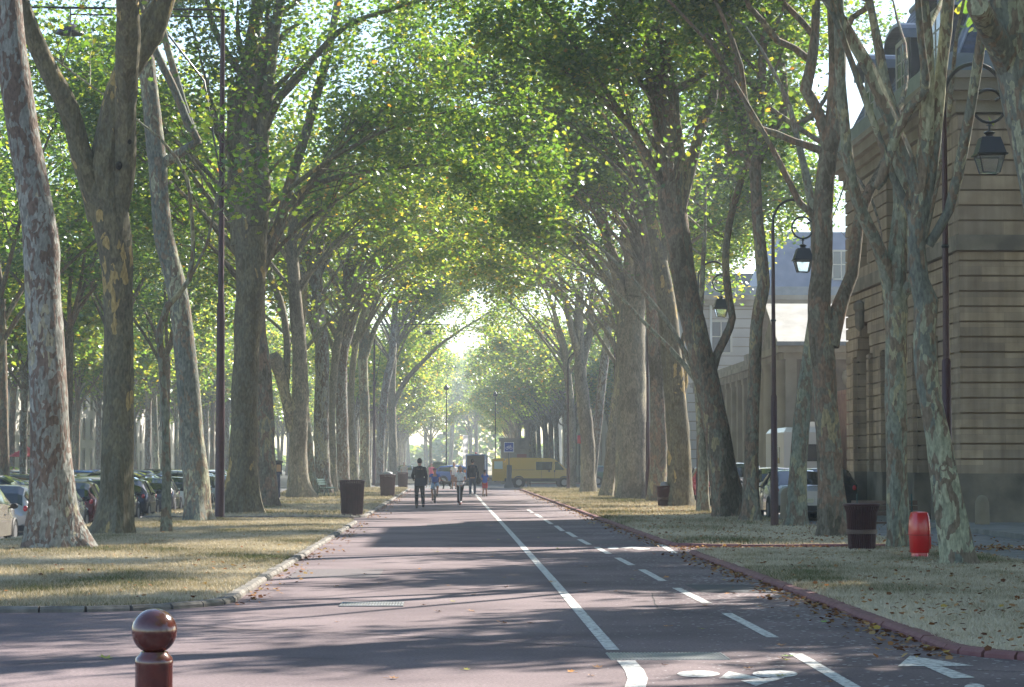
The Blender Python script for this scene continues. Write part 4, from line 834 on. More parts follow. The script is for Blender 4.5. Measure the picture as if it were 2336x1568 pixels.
# ------------------------------------------------------------------ street furniture
def round_bin(name, label, px, py, h=1.05, r=.38, band=False, bag=False, zz=.05, flare=False):
    p = G(px,py,zz); t = thing(name, label, 'litter bin', (p.x,p.y,zz), random.uniform(0,1), 'brown metal litter bins'); n = 36; b = MB()
    b.lathe([(r*.86,0),(r*.86,.05),(r*.8,.06),(r*.9,h-.12),(r*.84,h-.1),(r*.8,h-.2)],(0,0,0),36); b.build('drum', IRON, t)
    s = MB()
    for i in range(n):
        a = 2*math.pi*i/n; c_, s_ = math.cos(a), math.sin(a)
        pts = [(c_*r*.84,s_*r*.84,.05),(c_*r*.95,s_*r*.95,h-.16),(c_*r*(1.16 if flare else 1.0),s_*r*(1.16 if flare else 1.0),h-.02)]; s.tube(pts,.016,5)
    s.build('ribs', IRON, t); MB().torus((0,0,h-.02),r*(1.17 if flare else 1.01),.022,36,8,'z').build('rim', IRON, t)
    if band: MB().lathe([(r*.9,0),(r*1.02,.005),(r*1.02,.075),(r*.9,.08)],(0,0,h*.36),36).build('band', mat('bin_band',(.085,.05,.038),.5) if 'bin_band' not in bpy.data.materials else bpy.data.materials['bin_band'], t)
    if bag:
        g_ = MB().ball((.02,0,h+.02),r*.7,r*.6,.13); g_.build('rubbish_bag', mat('grey_plastic_bag',(.25,.26,.28),.35), t) if 'grey_plastic_bag' not in bpy.data.materials else g_.build('rubbish_bag', bpy.data.materials['grey_plastic_bag'], t)
    return t
random.seed(5)
round_bin('litter_bin','brown ribbed litter bin at the kerb, largest of the left-hand bins',803,1176,1.06,.37)
round_bin('litter_bin','brown litter bin with grey bags heaped on top, behind the largest left-hand bin',884,1135,1.05,.36,bag=True)
round_bin('litter_bin','small far brown litter bin left of the man in the black coat',919,1114,1.0,.33)
round_bin('litter_bin','small dark litter bin with rubbish sticking out, before the green trunk on the right',1515,1157,.76,.25,band=True,bag=True)
round_bin('litter_bin','flared dark litter bin with a rusty band in front of the park bench',1966,1257,.84,.27,band=True,flare=True)
# red capsule bin
p = G(2098,1276,.05); t = thing('red_bin','bright red moulded plastic bin standing between two trunks','bin',(p.x,p.y,.05),R(12))
RED = mat('red_plastic',(.62,.012,.015),.28,coat=.5,spec=.6)
def sq(r,n=28,e=.62): return [(r*math.copysign(abs(math.cos(a))**e,math.cos(a)), r*math.copysign(abs(math.sin(a))**e,math.sin(a))) for a in [2*math.pi*i/n for i in range(n)]]
def sqloft(levels):
    b = MB(); V=[]; n=28
    for r,z in levels: V += [(x,y,z) for x,y in sq(r)]
    b.add(V,[(i*n+k,i*n+(k+1)%n,(i+1)*n+(k+1)%n,(i+1)*n+k) for i in range(len(levels)-1) for k in range(n)]+[tuple(range(n))[::-1],tuple((len(levels)-1)*n+k for k in range(n))]); return b
sqloft([(.165,0),(.155,.02),(.15,.12),(.165,.13)]).build('foot', RED, t); sqloft([(.165,.125),(.175,.14),(.19,.44),(.192,.47)]).build('lower_body', RED, t)
sqloft([(.198,.47),(.2,.50),(.196,.66),(.178,.82),(.155,.9),(.13,.915),(.09,.92)]).build('hood', RED, t); MB().box(-.2,-.205,.465,.2,.2,.475).build('seam', mat('dark_red',(.25,.01,.01),.5), t)
MB().box(.15,-.08,.2,.215,.08,.44).build('hinge_block', RED, t)
t.scale = (.82,.82,.84)
# bench behind the flared bin
p = G(1990,1253,.05); t = thing('park_bench','slatted park bench with green cast-iron ends, mostly behind the flared bin','bench',(p.x+.42,p.y+1.0,.05),R(-8)); t.scale=(.72,1,1)
WOODD = mat('bench_wood',(.085,.05,.035),.55,c2=(.14,.09,.06),scale=4); GRN = mat('green_iron',(.015,.055,.05),.4)
s_ = MB(); [s_.box(-.85,-.3+i*.09,.44,.85,-.23+i*.09,.47) for i in range(5)]; s_.build('seat', WOODD, t, False)
s_ = MB(); [s_.obox((0,.19+i*.035,.62+i*.1),1.7,.025,.08,Matrix.Rotation(R(-15),3,'X')) for i in range(3)]; s_.build('backrest', WOODD, t, False)
for x in (-.7,.7): MB().tube([(x,-.32,0),(x,-.27,.2),(x,-.22,.42),(x,.05,.43),(x,.14,.5),(x,.3,.95),(x,.34,.97)],.022,8).tube([(x,.12,.44),(x,.2,.2),(x,.3,0)],.022,8).tube([(x,-.27,.44),(x,-.3,.62),(x,-.1,.66),(x,.15,.6)],.016,8).build('leg', GRN, t)
p = G(742,1136,.05); t = thing('park_bench','dark green park bench far down the left verge between two trunks','bench',(p.x,p.y+.6,.05),R(80))
s_ = MB(); [s_.box(-.85,-.3+i*.09,.44,.85,-.23+i*.09,.47) for i in range(5)]; s_.build('seat', GRN, t, False)
s_ = MB(); [s_.obox((0,.19+i*.035,.62+i*.1),1.7,.025,.08,Matrix.Rotation(R(-15),3,'X')) for i in range(3)]; s_.build('backrest', GRN, t, False)
for x in (-.7,.7): MB().tube([(x,-.3,0),(x,-.22,.42),(x,.1,.43),(x,.3,.95)],.025,8).tube([(x,.12,.44),(x,.3,0)],.025,8).build('leg', GRN, t)
# near ball bollard
YB = FPX/660; p = at(352,1440,YB); zc = p.z; t = thing('ball_bollard','glossy brown ball-topped bollard standing closest to the camera','bollard',(p.x,YB,0))
GB = mat('bollard_paint',(.15,.038,.027),.2,coat=.8,c2=(.10,.026,.02),scale=18,bump=.06,bscale=30,spec=.6)
MB().lathe([(.001,-.0805)]+[(.0775*math.cos(R(a)),.0775*math.sin(R(a))) for a in range(-84,91,6)],(0,0,zc),40).build('ball', GB, t)
MB().lathe([(.07,0),(.07,.05),(.064,.06),(.064,zc-.115),(.0655,zc-.105),(.062,zc-.09),(.05,zc-.078),(.046,zc-.07)],(0,0,0),40).build('post', GB, t)
# stone bollards
def stone_bollard(px,py,s,label):
    p = G(px,py,.05); o = MB().lathe([(.2,0),(.21,.05),(.2,.5),(.19,.68),(.15,.8),(.08,.86),(.01,.875)],(0,0,0),20).build('stone_bollard', STONE, None); o.location=(p.x,p.y,.08); o.scale=(s,s,s); put(o,label,'bollard')
stone_bollard(2241,1203,.86,'rounded stone bollard against the dark plinth of the pavilion'); stone_bollard(1797,1188,1.0,'worn stone bollard at the lane edge by the near slim lamp post')
# crook lamp posts with lanterns (right)
def lantern_post(label, px, py, side=1, hh=8.35):
    p = G(px,py,.05); t = thing('lantern_post', label, 'lamp post', (p.x,p.y,.05), 0, 'crook lamp posts with lanterns')
    MB().lathe([(.1,0),(.1,1.2),(.085,1.25),(.075,3.2),(.06,3.25)],(0,0,0),16).tube([(0,0,3.2),(0,0,5.0),(0,0,7.3)],[.058,.05,.04],12).build('post', IRON, t)
    MB().lathe([(.055,0),(.07,.03),(.055,.06)],(0,0,5.05),12).build('collar', BLACKM, t)
    rr = .5; pts = [(0,0,7.2)]+[(side*(rr-rr*math.cos(R(a))),0,7.5+rr*1.15*math.sin(R(a))) for a in range(0,181,12)]; pts += [(side*(2*rr),0,7.42)]
    MB().tube(pts,[.042]+[.034]*(len(pts)-1),8).build('crook', BLACKM, t)
    cx, cz = side*.74, 7.38; sp = [(cx+.27*side*math.cos(R(a)),0,cz+.27*math.sin(R(a))) for a in range(20,-300,-15)]+[(cx+side*(.2-.05*i),0,cz+.15-.03*i) for i in range(3)]
    MB().tube(sp,.024,8).build('scroll', BLACKM, t)
    lz = 7.09; l = MB().tube([(cx,0,lz),(cx,0,lz-.12)],.02,8).lathe([(.05,-.12),(.1,-.15),(.05,-.19),(.14,-.25)],(cx,0,lz),12).lathe([(.02,.0),(.06,-.03)],(cx,0,lz),8)
    def fr(w0,z0,w1,z1,b): b.add([(cx-w0,-w0,z0),(cx+w0,-w0,z0),(cx+w0,w0,z0),(cx-w0,w0,z0),(cx-w1,-w1,z1),(cx+w1,-w1,z1),(cx+w1,w1,z1),(cx-w1,w1,z1)],[(0,1,2,3),(7,6,5,4),(0,4,5,1),(1,5,6,2),(2,6,7,3),(3,7,4,0)])
    fr(.15,lz-.23,.23,lz-.50,l); fr(.25,lz-.50,.25,lz-.525,l); cap = l.build('lantern_cap', BLACKM, t, False)
    gl = MB(); fr(.20,lz-.528,.13,lz-.80,gl); gl.build('glass', LGL, t, False)
    fb = MB()
    for sx,sy in ((-1,-1),(1,-1),(1,1),(-1,1)): fb.tube([(cx+sx*.205,sy*.205,lz-.525),(cx+sx*.135,sy*.135,lz-.81)],.012,4)
    for w,z in ((.135,lz-.81),(.205,lz-.53)): fb.tube([(cx-w,-w,z),(cx+w,-w,z),(cx+w,w,z),(cx-w,w,z)],.014,4,closed=True)
    fb.build('lantern_frame', BLACKM, t, False); return t
LGL = mat('lantern_glass',(.75,.78,.8),.15,spec=.8); LGL.node_tree.nodes['Principled BSDF'].inputs['Transmission Weight'].default_value=.85; LGL.node_tree.nodes['Principled BSDF'].inputs['IOR'].default_value=1.05
lantern_post('crook lamp post with hanging lantern beside the mottled leaning tree, nearest of its row',2163,1277)
lantern_post('crook lamp post with hanging lantern left of the knotted tree',1767,1202)
lantern_post('crook lamp post with hanging lantern behind the massive leaning tree',1595,1168)
lantern_post('crook lamp post half hidden between the pale trunk and the broad fused trunk',1478,1146)
lantern_post('slender far lamp post just left of the broad fused trunk',1403,1133)
lantern_post('most distant dark lamp post with bracket, by the nose of the yellow van',1296,1118,1)
# tall lamp posts with arm and dome lamp
def tall_post(label, px, py, side, H, arm, zz=.05):
    p = G(px,py,zz); t = thing('tall_lamp_post', label, 'lamp post', (p.x,p.y,zz-.03), 0, 'tall brown lamp posts')
    MB().lathe([(.16,0),(.16,.1),(.135,.14),(.125,2.5),(.11,6),(.085,6.05),(.075,H*.8),(.06,H)],(0,0,0),20).build('post', IRON, t)
    MB().tube([(0,0,H),(side*arm*1.35,0,H+.05)],.035,8).tube([(0,0,H-.2),(side*arm*1.0,0,H-.15)],.025,8).build('arm', BLACKM, t)
    MB().tube([(side*arm*.58,0,H-.05),(side*arm*.35,0,H-.75),(side*arm*.12,0,H-2.0),(side*.12,0,H-4.2),(0,0,H-4.9)],.028,8).build('brace', BLACKM, t)
    lx = side*arm; d = MB().tube([(lx,0,H),(lx,0,H-.42)],.02,6).lathe([(.04,.25),(.12,.22),(.28,.12),(.37,.02),(.40,-.05),(.39,-.06)],(lx,0,H-.65),24); l = d.build('lamp_shade', mat('dark_shade',(.05,.035,.04),.35) if 'dark_shade' not in bpy.data.materials else bpy.data.materials['dark_shade'], t)
    MB().lathe([(.001,-.09),(.2,-.08),(.36,-.055),(.37,-.05)],(lx,0,H-.65),24).build('diffuser', LGL, t)
tall_post('tall brown lamp post with a long arm and dome lamp, nearest on the left verge',501,1186,-1,14.25,4.24)
tall_post('second tall dark lamp post with a dome lamp reaching over the promenade',853,1108,1,11.8,4.0,0)
for px,py,lab in ((1018,1103,'thin grey lamp post standing in the middle of the crossing'),(1130,1099,'thin hazy lamp post right of the white banner')):
    p = G(px,py); t = thing('street_lamp',lab,'lamp post',(p.x,p.y,0)); MB().lathe([(.09,0),(.09,.8),(.055,.9),(.04,7.6)],(0,0,0),12).build('post', BLACKM, t); MB().lathe([(.03,0),(.2,.05),(.24,.2),(.1,.42),(.02,.5)],(0,0,7.55),12).build('lamp_head', BLACKM, t); MB().box(-.25,-.05,3.9,.02,.05,4.2).build('bracket_box', CHROME, t, False)
# ticket machine
p = G(634,1141,.05); t = thing('ticket_machine','dark blue parking ticket machine with a black cap beside a trunk','ticket machine',(p.x,p.y,.06),R(20)); NAVY = mat('navy_paint',(.02,.03,.07),.35)
MB().lathe([(.13,0),(.13,.05),(.1,.08),(.1,1.1)],(0,0,0),16).build('post', NAVY, t); MB().box(-.14,-.1,1.08,.14,.12,1.55).build('cabinet', NAVY, t, False); MB().box(-.1,-.105,1.2,.1,-.099,1.5).build('panel', mat('tan_panel',(.40,.26,.15),.5), t, False)
MB().lathe([(.12,0),(.21,.03),(.21,.1),(.08,.14),(.02,.16)],(0,0,1.55),16).build('cap', BLACKM, t)
# blue cycle sign
p = G(1161,1112); p = at(1161,1112,158); t = thing('cycle_sign','square blue bicycle sign with white border on a thick grey post','sign',(p.x,158,0)); BLUE = mat('sign_blue',(.02,.06,.36),.4); WH = mat('sign_white',(.8,.8,.8),.45); GRP = mat('sign_grey',(.10,.10,.11),.6)
MB().tube([(0,0,0),(0,0,3.05)],.04,10).lathe([(.4,0),(.3,.25),(.2,.45),(.16,.5)],(0,.05,0),14,.9,.6).tube([(0,.05,.4),(.03,.05,1.5)],.17,10).build('post', GRP, t)
MB().box(-.33,-.06,2.35,.33,-.04,3.02).build('border', WH, t, False); MB().box(-.29,-.066,2.39,.29,-.061,2.98).build('sign_face', BLUE, t, False)
MB().torus((-.13,-.072,2.62),.085,.012,18,4,'y').torus((.13,-.072,2.62),.085,.012,18,4,'y').tube([(-.13,-.072,2.62),(-.06,-.072,2.76),(.08,-.072,2.76),(.13,-.072,2.62)],.012,4).tube([(-.06,-.072,2.76),(0,-.072,2.62),(.08,-.072,2.76)],.012,4).tube([(.08,-.072,2.76),(.1,-.072,2.82),(.14,-.072,2.82)],.01,4).build('bicycle_symbol', WH, t)
BANNER = leafmat('banner_cloth',[(0,(.33,.37,.86)),(1,(.34,.38,.87))],.9,1.0,0)
# white banner and small signs beyond the crossing
p = at(1062,1040,205); t = thing('white_banner','tall bright white banner standing behind the blue van','banner',(p.x,205,0)); MB().box(-.24,-.03,.6,.24,.03,4.05).build('panel', BANNER, t, False); MB().tube([(-.2,0,0),(-.2,0,.6)],.03,6).tube([(.2,0,0),(.2,0,.6)],.03,6).build('feet', GRP, t)
p = at(1321,1001,190); t = thing('red_signal','small red sign on a dark post among the right-hand trunks','sign',(p.x,190,0)); MB().tube([(0,0,0),(0,0,4)],.05,8).build('post', BLACKM, t); MB().box(-.14,-.05,3.2,.14,-.02,3.85).build('sign_face', mat('sign_red',(.75,.02,.04),.4), t, False)
p = at(1305,1047,186); t = thing('round_sign','round road sign on a pole behind the van roof','sign',(p.x,186,0)); MB().tube([(0,0,0),(0,0,2.6)],.04,8).build('post', GRP, t); MB().lathe([(.2,0),(.22,.01),(.22,.03),(.2,.04)],(0,0,0),20).build('sign_face', WH, t); KIDS[t.name][1].rotation_euler=(R(90),0,0); KIDS[t.name][1].location=(0,-.05,2.3)
# drain covers
def grate(label, c, w, d_, mode):
    t = thing('drain_cover', label, 'drain cover', (*g2(*c), .003)); STL = mat('cover_steel_'+mode,(.30,.30,.31),.45,.5,c2=(.42,.42,.42),scale=10)
    MB().box(-w/2,-d_/2,-.01,w/2,d_/2,.001).build('plate', mat('cover_dark_'+mode,(.10,.10,.10),.8) if mode == 'grid' else STL, t, False); b = MB()
    if mode == 'grid':
        for i in range(22): x = -w/2+w*(i+.5)/22; b.box(x-.014,-d_/2+.04,.002,x+.010,-.02,.011).box(x-.014,.02,.002,x+.010,d_/2-.04,.011)
        b.box(-w/2,-d_/2,.002,w/2,-d_/2+.03,.010).box(-w/2,d_/2-.03,.002,w/2,d_/2,.010)
    else:
        for i in range(34): x = -w/2+w*(i+.5)/34; b.box(x-.008,-d_/2+.02,.001,x+.006,d_/2-.02,.006)
    b.build('ribs', STL, t, False)
grate('long narrow slotted steel drain grate in the left lane',(849,1380),.72,.75,'grid'); grate('ribbed steel access cover where the white line breaks',(1522,1498),.98,.72,'plate')
bpy.data.objects['drain_cover.001'].rotation_euler = (0,0,R(0))
# parasols at the far left
for px,py,Y_,c in ((62,1030,176,(.45,.05,.05)),(12,1032,180,(.5,.12,.10))):
    p = at(px,py,Y_); t = thing('red_parasol','dark red terrace parasol beyond the parked cars' if px > 30 else 'faded red terrace parasol at the left picture edge','parasol',(p.x,Y_,0)); MB().tube([(0,0,-.42),(0,0,2.9)],.03,8).build('pole', GRP, t)
    MB().lathe([(1.45,0),(1.4,.04),(.7,.4),(.05,.72),(.02,.78)],(0,0,2.1),8).build('canopy', mat('parasol_cloth_%d'%px,c,.85), t, False)
# clipped shrubs at the far left
for px,Y_ in ((25,172),(84,174),(1000,230)):
    p = at(px,1050,Y_); g = np.random.default_rng(px); q = g.normal(size=(1500,3)); q /= np.linalg.norm(q,axis=1)[:,None]; q *= np.array([1.1,1,.9])*g.uniform(.75,1,1500)[:,None]; q[:,2] += .9
    t = thing('shrub',{25:'clipped green shrub by the terrace at the left edge',84:'rounded green shrub beside the dark red parasol',1000:'low green hedge bush beyond the crossing'}[px],'shrub',(p.x,Y_,CPZ if px < 500 else 0)); MB().tube([(0,0,0),(0,0,.9)],[.06,.03],6).build('stem', BK['brown'], t); leaves('foliage', q, .2, LEAF, t, px)

# ------------------------------------------------------------------ vehicles
def paint(name, c, metal=.3): return mat('paint_'+name, c, .25, metal, coat=.9, spec=.5)
PAINT = {n: paint(n,c) for n,c in dict(silver=(.42,.43,.44),white=(.75,.75,.73),black=(.015,.016,.02),navy=(.012,.02,.055),grey=(.10,.10,.115),maroon=(.12,.012,.02),blue=(.03,.12,.42),champagne=(.38,.34,.29),red=(.45,.02,.03),green=(.02,.10,.07)).items()}
TAIL = mat('tail_lamp',(.5,.01,.015),.2,coat=.6,spec=.7); HEADL = mat('head_lamp',(.7,.72,.74),.12,spec=.8); PLATE = mat('number_plate',(.7,.68,.5),.5); TRIM = mat('black_trim',(.02,.02,.022),.6)
# stations: y (0 rear .. 1 front), bottom z, belt z, roof/deck z, half width low, half width belt, half width roof
PROF = {
 'hatch': dict(L=4.05,W=1.70,st=[(0,.42,.72,.74,.70,.76,.60),(.015,.30,.92,1.0,.78,.82,.62),(.05,.24,.96,1.25,.82,.845,.60),(.12,.22,.97,1.43,.83,.85,.59),(.30,.20,.95,1.47,.85,.85,.60),(.52,.20,.92,1.45,.85,.85,.60),(.64,.20,.91,1.30,.85,.85,.62),(.74,.20,.90,.97,.84,.84,.66),(.86,.22,.83,.88,.82,.80,.64),(.96,.26,.70,.74,.76,.74,.6),(1,.34,.56,.58,.64,.62,.5)],gl=(2,7),ws=(6,7),rw=(1,3)),
 'sedan': dict(L=4.55,W=1.76,st=[(0,.40,.80,.84,.70,.76,.62),(.02,.28,.92,.97,.80,.82,.66),(.14,.22,.94,1.0,.84,.85,.68),(.20,.22,.95,1.16,.86,.86,.62),(.29,.22,.95,1.38,.88,.87,.60),(.42,.20,.93,1.43,.88,.87,.60),(.56,.20,.92,1.40,.88,.87,.60),(.66,.20,.91,1.16,.87,.86,.64),(.73,.20,.90,.95,.86,.85,.68),(.87,.22,.84,.88,.83,.80,.66),(.97,.28,.70,.74,.76,.72,.6),(1,.36,.56,.58,.62,.6,.5)],gl=(3,8),ws=(6,8),rw=(2,4)),
 'mpv': dict(L=4.35,W=1.80,st=[(0,.42,.80,.84,.74,.80,.66),(.015,.30,.98,1.08,.82,.86,.68),(.04,.24,1.02,1.42,.86,.88,.66),(.10,.22,1.03,1.58,.88,.89,.65),(.30,.20,1.02,1.63,.89,.89,.66),(.52,.20,1.0,1.60,.89,.89,.66),(.68,.20,.98,1.36,.89,.88,.68),(.80,.20,.96,1.03,.87,.86,.70),(.90,.22,.86,.90,.84,.82,.66),(.97,.26,.70,.74,.78,.74,.6),(1,.34,.56,.58,.64,.62,.5)],gl=(2,7),ws=(5,7),rw=(1,3)),
}
def ring(st, L):
    y,zb,zl,zr,w0,w1,w2 = st; Y_ = y*L
    return [(-w0*.8,Y_,zb),(-w0,Y_,zb+.08),(-w1*1.01,Y_,(zb+zl)/2),(-w1,Y_,zl),(-(w2+(w1-w2)*.12),Y_,zr-.07),(-w2*.85,Y_,zr-.015),(0,Y_,zr+.01),(w2*.85,Y_,zr-.015),(w2+(w1-w2)*.12,Y_,zr-.07),(w1,Y_,zl),(w1*1.01,Y_,(zb+zl)/2),(w0,Y_,zb+.08),(w0*.8,Y_,zb)]
def car(kind, color, label, x=0, y=0, rz=0, grp='cars parked in rows'):
    P = PROF[kind]; L = P['L']; st = P['st']; t = thing('parked_car', label, 'car', (x,y,0), rz, grp); rings = [ring(s,L) for s in st]; n = 13
    V = [p for r in rings for p in r]; F = []
    for i in range(len(rings)-1):
        for k in range(n-1): F.append((i*n+k,i*n+k+1,(i+1)*n+k+1,(i+1)*n+k))
        F.append((i*n+n-1,i*n,(i+1)*n,(i+1)*n+n-1))
    F += [tuple(range(n))[::-1][::-1], tuple((len(rings)-1)*n+k for k in range(n))[::-1]]
    b = MB().add(V,F).build('body', PAINT[color], t); b.data.set_sharp_from_angle(angle=R(50))
    def V_(r,k): return Vector(rings[r][k])
    def side(r0,r1,which,lo0=.1,hi0=.9,a=.06,bb=.94):
        m = MB()
        for kk,(kl,ku) in ((which,(3,4) if which < 0 else (9,8)),):
            q = lambda r,u: V_(r,kl).lerp(V_(r,ku),u)
            bl, br, tr, tl = q(r0,lo0), q(r1,lo0), q(r1,hi0), q(r0,hi0)
            pts = [bl.lerp(br,a), bl.lerp(br,bb), tl.lerp(tr,bb), tl.lerp(tr,a)]; m.quad(*[p+Vector((kk*.012,0,.004)) for p in (pts if kk > 0 else pts[::-1])])
        return m
    g0,g1 = P['gl']
    for s_ in (-1,1):
        w = MB()
        for r in range(g0, g1):
            m = side(r,r+1,s_,.1,.88,.0 if r > g0 else .25,1.0 if r < g1-1 else .75); w.add(m.v,m.f)
        w.build('side_window', CARGLASS, t, False); r = g0+(g1-g0)//2
        a, c_ = V_(r,3 if s_ < 0 else 9), V_(r,4 if s_ < 0 else 8); MB().tube([a+Vector((s_*.02,0,0)), c_+Vector((s_*.02,0,0))],.025,4).build('door_pillar', TRIM, t, False)
    def topquad(r0,r1,name):
        m = MB()
        for r in range(r0,r1):
            for ka,kb in ((4,5),(5,6),(6,7),(7,8)):
                o = Vector((0,(.012 if r >= len(st)//2 else -.012),.014)); m.quad(V_(r,ka)+o,V_(r,kb)+o,V_(r+1,kb)+o,V_(r+1,ka)+o)
        m.build(name, CARGLASS, t, False)
    topquad(P['ws'][0],P['ws'][1],'windscreen'); topquad(P['rw'][0],P['rw'][1],'rear_window')
    W2 = st[4][5]
    for wy in (.175*L if kind != 'sedan' else .2*L, .80*L if kind != 'mpv' else .82*L):
        for s_ in (-1,1):
            c = (s_*(W2-.09), wy, .31)
            MB().torus((s_*(W2-.02),wy,.33),.335,.045,22,6,'x').build('wheel_arch', TRIM, t)
            o = MB(); o.tube([(s_*(W2-.2),wy,.31),(s_*(W2+.012),wy,.31)],.31,22).build('wheel', RUBBER, t)
            rm = MB().tube([(s_*(W2-.1),wy,.31),(s_*(W2+.02),wy,.31)],.2,18); wh = KIDS[t.name][-1]; rm.build('rim', CHROME, wh)
    for s_ in (-1,1):
        MB().ball((s_*(W2-.12),.075,.86 if kind != 'mpv' else 1.0),.07,.075,.09 if kind != 'mpv' else .2,10,6).build('tail_light', TAIL, t)
        MB().ball((s_*(W2-.2),L*.955,.66),.15,.09,.08,10,6).build('headlight', HEADL, t)
        MB().ball((s_*(W2+.11),L*.655,.99),.1,.05,.07,10,6).tube([(s_*(W2-.02),L*.655,.94),(s_*(W2+.08),L*.655,.96)],.02,6).build('mirror', TRIM, t)
        MB().box(s_*(W2+.0)-.02,L*.5,.78,s_*(W2+.0)+.02,L*.5+.16,.81).build('door_handle', TRIM, t, False)
    MB().box(-.26,-.025,.52,.26,.03,.63).build('number_plate', PLATE, t, False); MB().box(-.72,-.02,.30,.72,.1,.44).build('rear_bumper', TRIM if color in('silver','champagne') else PAINT[color], t, False)
    return t
random.seed(9)
row1 = [('mpv','champagne',55.6,'champagne people carrier at the left picture edge, front door and mirror showing'),('hatch','silver',61.5,'silver hatchback with red tail lamp, left of the grey-barked tree'),('hatch','white',67.4,'pale hatchback between the first two big trunks'),
 ('hatch','maroon',72.7,'maroon hatchback just behind the pale hatchback'),('hatch','black',78.9,'black hatchback right of the olive-brown forked trunk'),('hatch','navy',85.0,'navy hatchback in front of the thin young tree'),('hatch','grey',93.2,'dark grey car with a bright red tail lamp right of the thin young tree'),
 ('hatch','white',99.3,'white hatchback behind the tall brown lamp post'),('sedan','black',105,'black saloon just beyond the tall brown lamp post'),('hatch','silver',111.5,'silver hatchback glimpsed beside the ticket machine'),('hatch','green',117.5,'dark green hatchback past the ticket machine'),('sedan','silver',123.5,'silver saloon parked far down the kerb row'),('hatch','navy',130,'navy hatchback far down the kerb row'),('hatch','white',136.5,'white hatchback far down the kerb row')]
for k,c,y,l in row1: car(k,c,l,-11.6,y,R(random.uniform(-1.5,1.5)),'cars parked along the left verge').location.z = CPZ
protos = {}
cols = ['silver','grey','navy','white','black','silver','champagne','blue','silver','white']
def cheap(kind,color,label,x,y,rz,grp):
    key = (kind,color)
    if key not in protos: protos[key] = car(kind,color,label,x,y,rz,grp); protos[key].location.z = CPZ; return protos[key]
    c = copy_tree(protos[key]); c.location=(x,y,CPZ); c.rotation_euler=(0,0,rz); c['label']=label; c['group']=grp; return c
KN = {'hatch':'hatchback','sedan':'saloon','mpv':'people carrier'}
for rx,y0,y1,nm in ((-15.6,76,165,'second'),(-21.0,92,185,'third'),(-27.5,112,205,'last')):
    y = y0; i = 0
    while y < y1:
        kd = random.choice(['hatch','sedan','hatch','mpv']); cl = random.choice(cols); flip = random.random() < .35
        L = PROF[kd]['L']; x = rx-(L/2) if not flip else rx+L/2
        cheap(kd,cl,f'{cl} {KN[kd]} parked nose-{"out" if flip else "in"} in the {nm} row of the car park',x+random.uniform(-.2,.2),y+random.uniform(-.1,.1),R(-90) if not flip else R(90),'cars parked side-on in the car park')
        y += random.choice([2.4,2.5,2.6,5 if random.random() < .15 else 2.5]); i += 1
# right-hand lane
car('sedan','silver','light silver car parked by the worn stone bollard in the lane',9.8,66,R(0),'cars in the cobbled lane')
car('hatch','black','black hatchback between the two leaning trunks in the lane',11.5,72,R(-1),'cars in the cobbled lane')
car('hatch','white','pale hatchback with red tail lamp behind the narrow forked tree',11.0,80,R(0),'cars in the cobbled lane'); car('mpv','silver','silver people carrier behind the slim lamp post',10.8,88,R(0),'cars in the cobbled lane'); car('hatch','red','red-tailed car far along the lane beside the small round bin',11,100,R(0),'cars in the cobbled lane')
# beyond the crossing
for px,Y_,cl,kd,rz,lb in ((990,182,'blue','hatch',-90,'bright blue car crossing behind the cyclist'),(1023,330,'red','hatch',-60,'tiny red car far beyond the crossing'),(1068,300,'blue','mpv',0,'pale blue vehicle in the haze left of the white banner'),(990,290,'white','sedan',0,'white car in the haze beyond the hedge'),(1000,260,'grey','hatch',10,'grey car far off left of the thin lamp post'),(925,215,'silver','hatch',0,'silver car far left of the man in black'),(1395,190,'navy','sedan',-90,'navy car in the side street right of the yellow van'),(1340,178,'green','hatch',-90,'green car just beyond the yellow van')):
    p = at(px,1060,Y_); car(kd,cl,lb,p.x,Y_,R(rz),'traffic beyond the crossing')
# yellow van, side-on, rear doors open
YEL = paint('yellow',(.52,.34,.07),.0); p = at(1180,1112,160.5)
t = thing('yellow_van','mustard yellow van side-on at the crossing with its rear doors open','van',(p.x-.95,160.5,0),R(2)); L = 4.85
prof = [(.12,.42),(.02,.62),(.0,1.5),(.12,1.93),(.6,2.0),(3.1,1.97),(3.45,1.88),(4.15,1.28),(4.62,1.05),(4.8,.82),(4.84,.42)]
def sec(f,w,dz=0): return [(x,w,z+dz) for x,z in prof]
V=[]; n=len(prof)
for w,sc in ((-.92,.0),(-.96,.0),(-.82,0)): pass
lv_ = [(-.80,.985),(-.93,.93),(-.95,.6)]
def vring(w, k): return [(x+(.0 if z<1.2 else 0), w*(1 if z < 1.15 else 1-(z-1.15)*.16), z) for x,z in prof]
b = MB(); rg = [vring(-.95,0), vring(.95,0)]; 
b.add(rg[0]+rg[1],[tuple(range(n)),tuple(range(n,2*n))[::-1]]+[(i,i+n,(i+1)%n+n,(i+1)%n) for i in range(n) if i not in (1,)])
b.build('body', YEL, t); MB().box(.05,-.965,.40,4.75,-.951,.62).box(.05,.951,.40,4.75,.965,.62).build('lower_trim', TRIM, t, False)
def vw(x0,x1,x2,x3,z0,z1,nm,m=CARGLASS):
    f = lambda z: -.95*(1 if z < 1.15 else 1-(z-1.15)*.16)-.008
    MB().quad((x0,f(z0),z0),(x1,f(z0),z0),(x2,f(z1),z1),(x3,f(z1),z1)).build(nm, m, t, False)
vw(2.15,3.2,3.25,2.15,1.18,1.72,'side_window'); vw(3.42,4.05,3.62,3.42,1.18,1.72,'door_window'); vw(.35,2.08,2.08,.35,1.17,1.19,'body_crease',TRIM)
MB().add([(4.17,-.72,1.32),(4.17,.72,1.32),(3.5,.7,1.87),(3.5,-.7,1.87)],[(0,1,2,3)]).build('windscreen', CARGLASS, t, False)
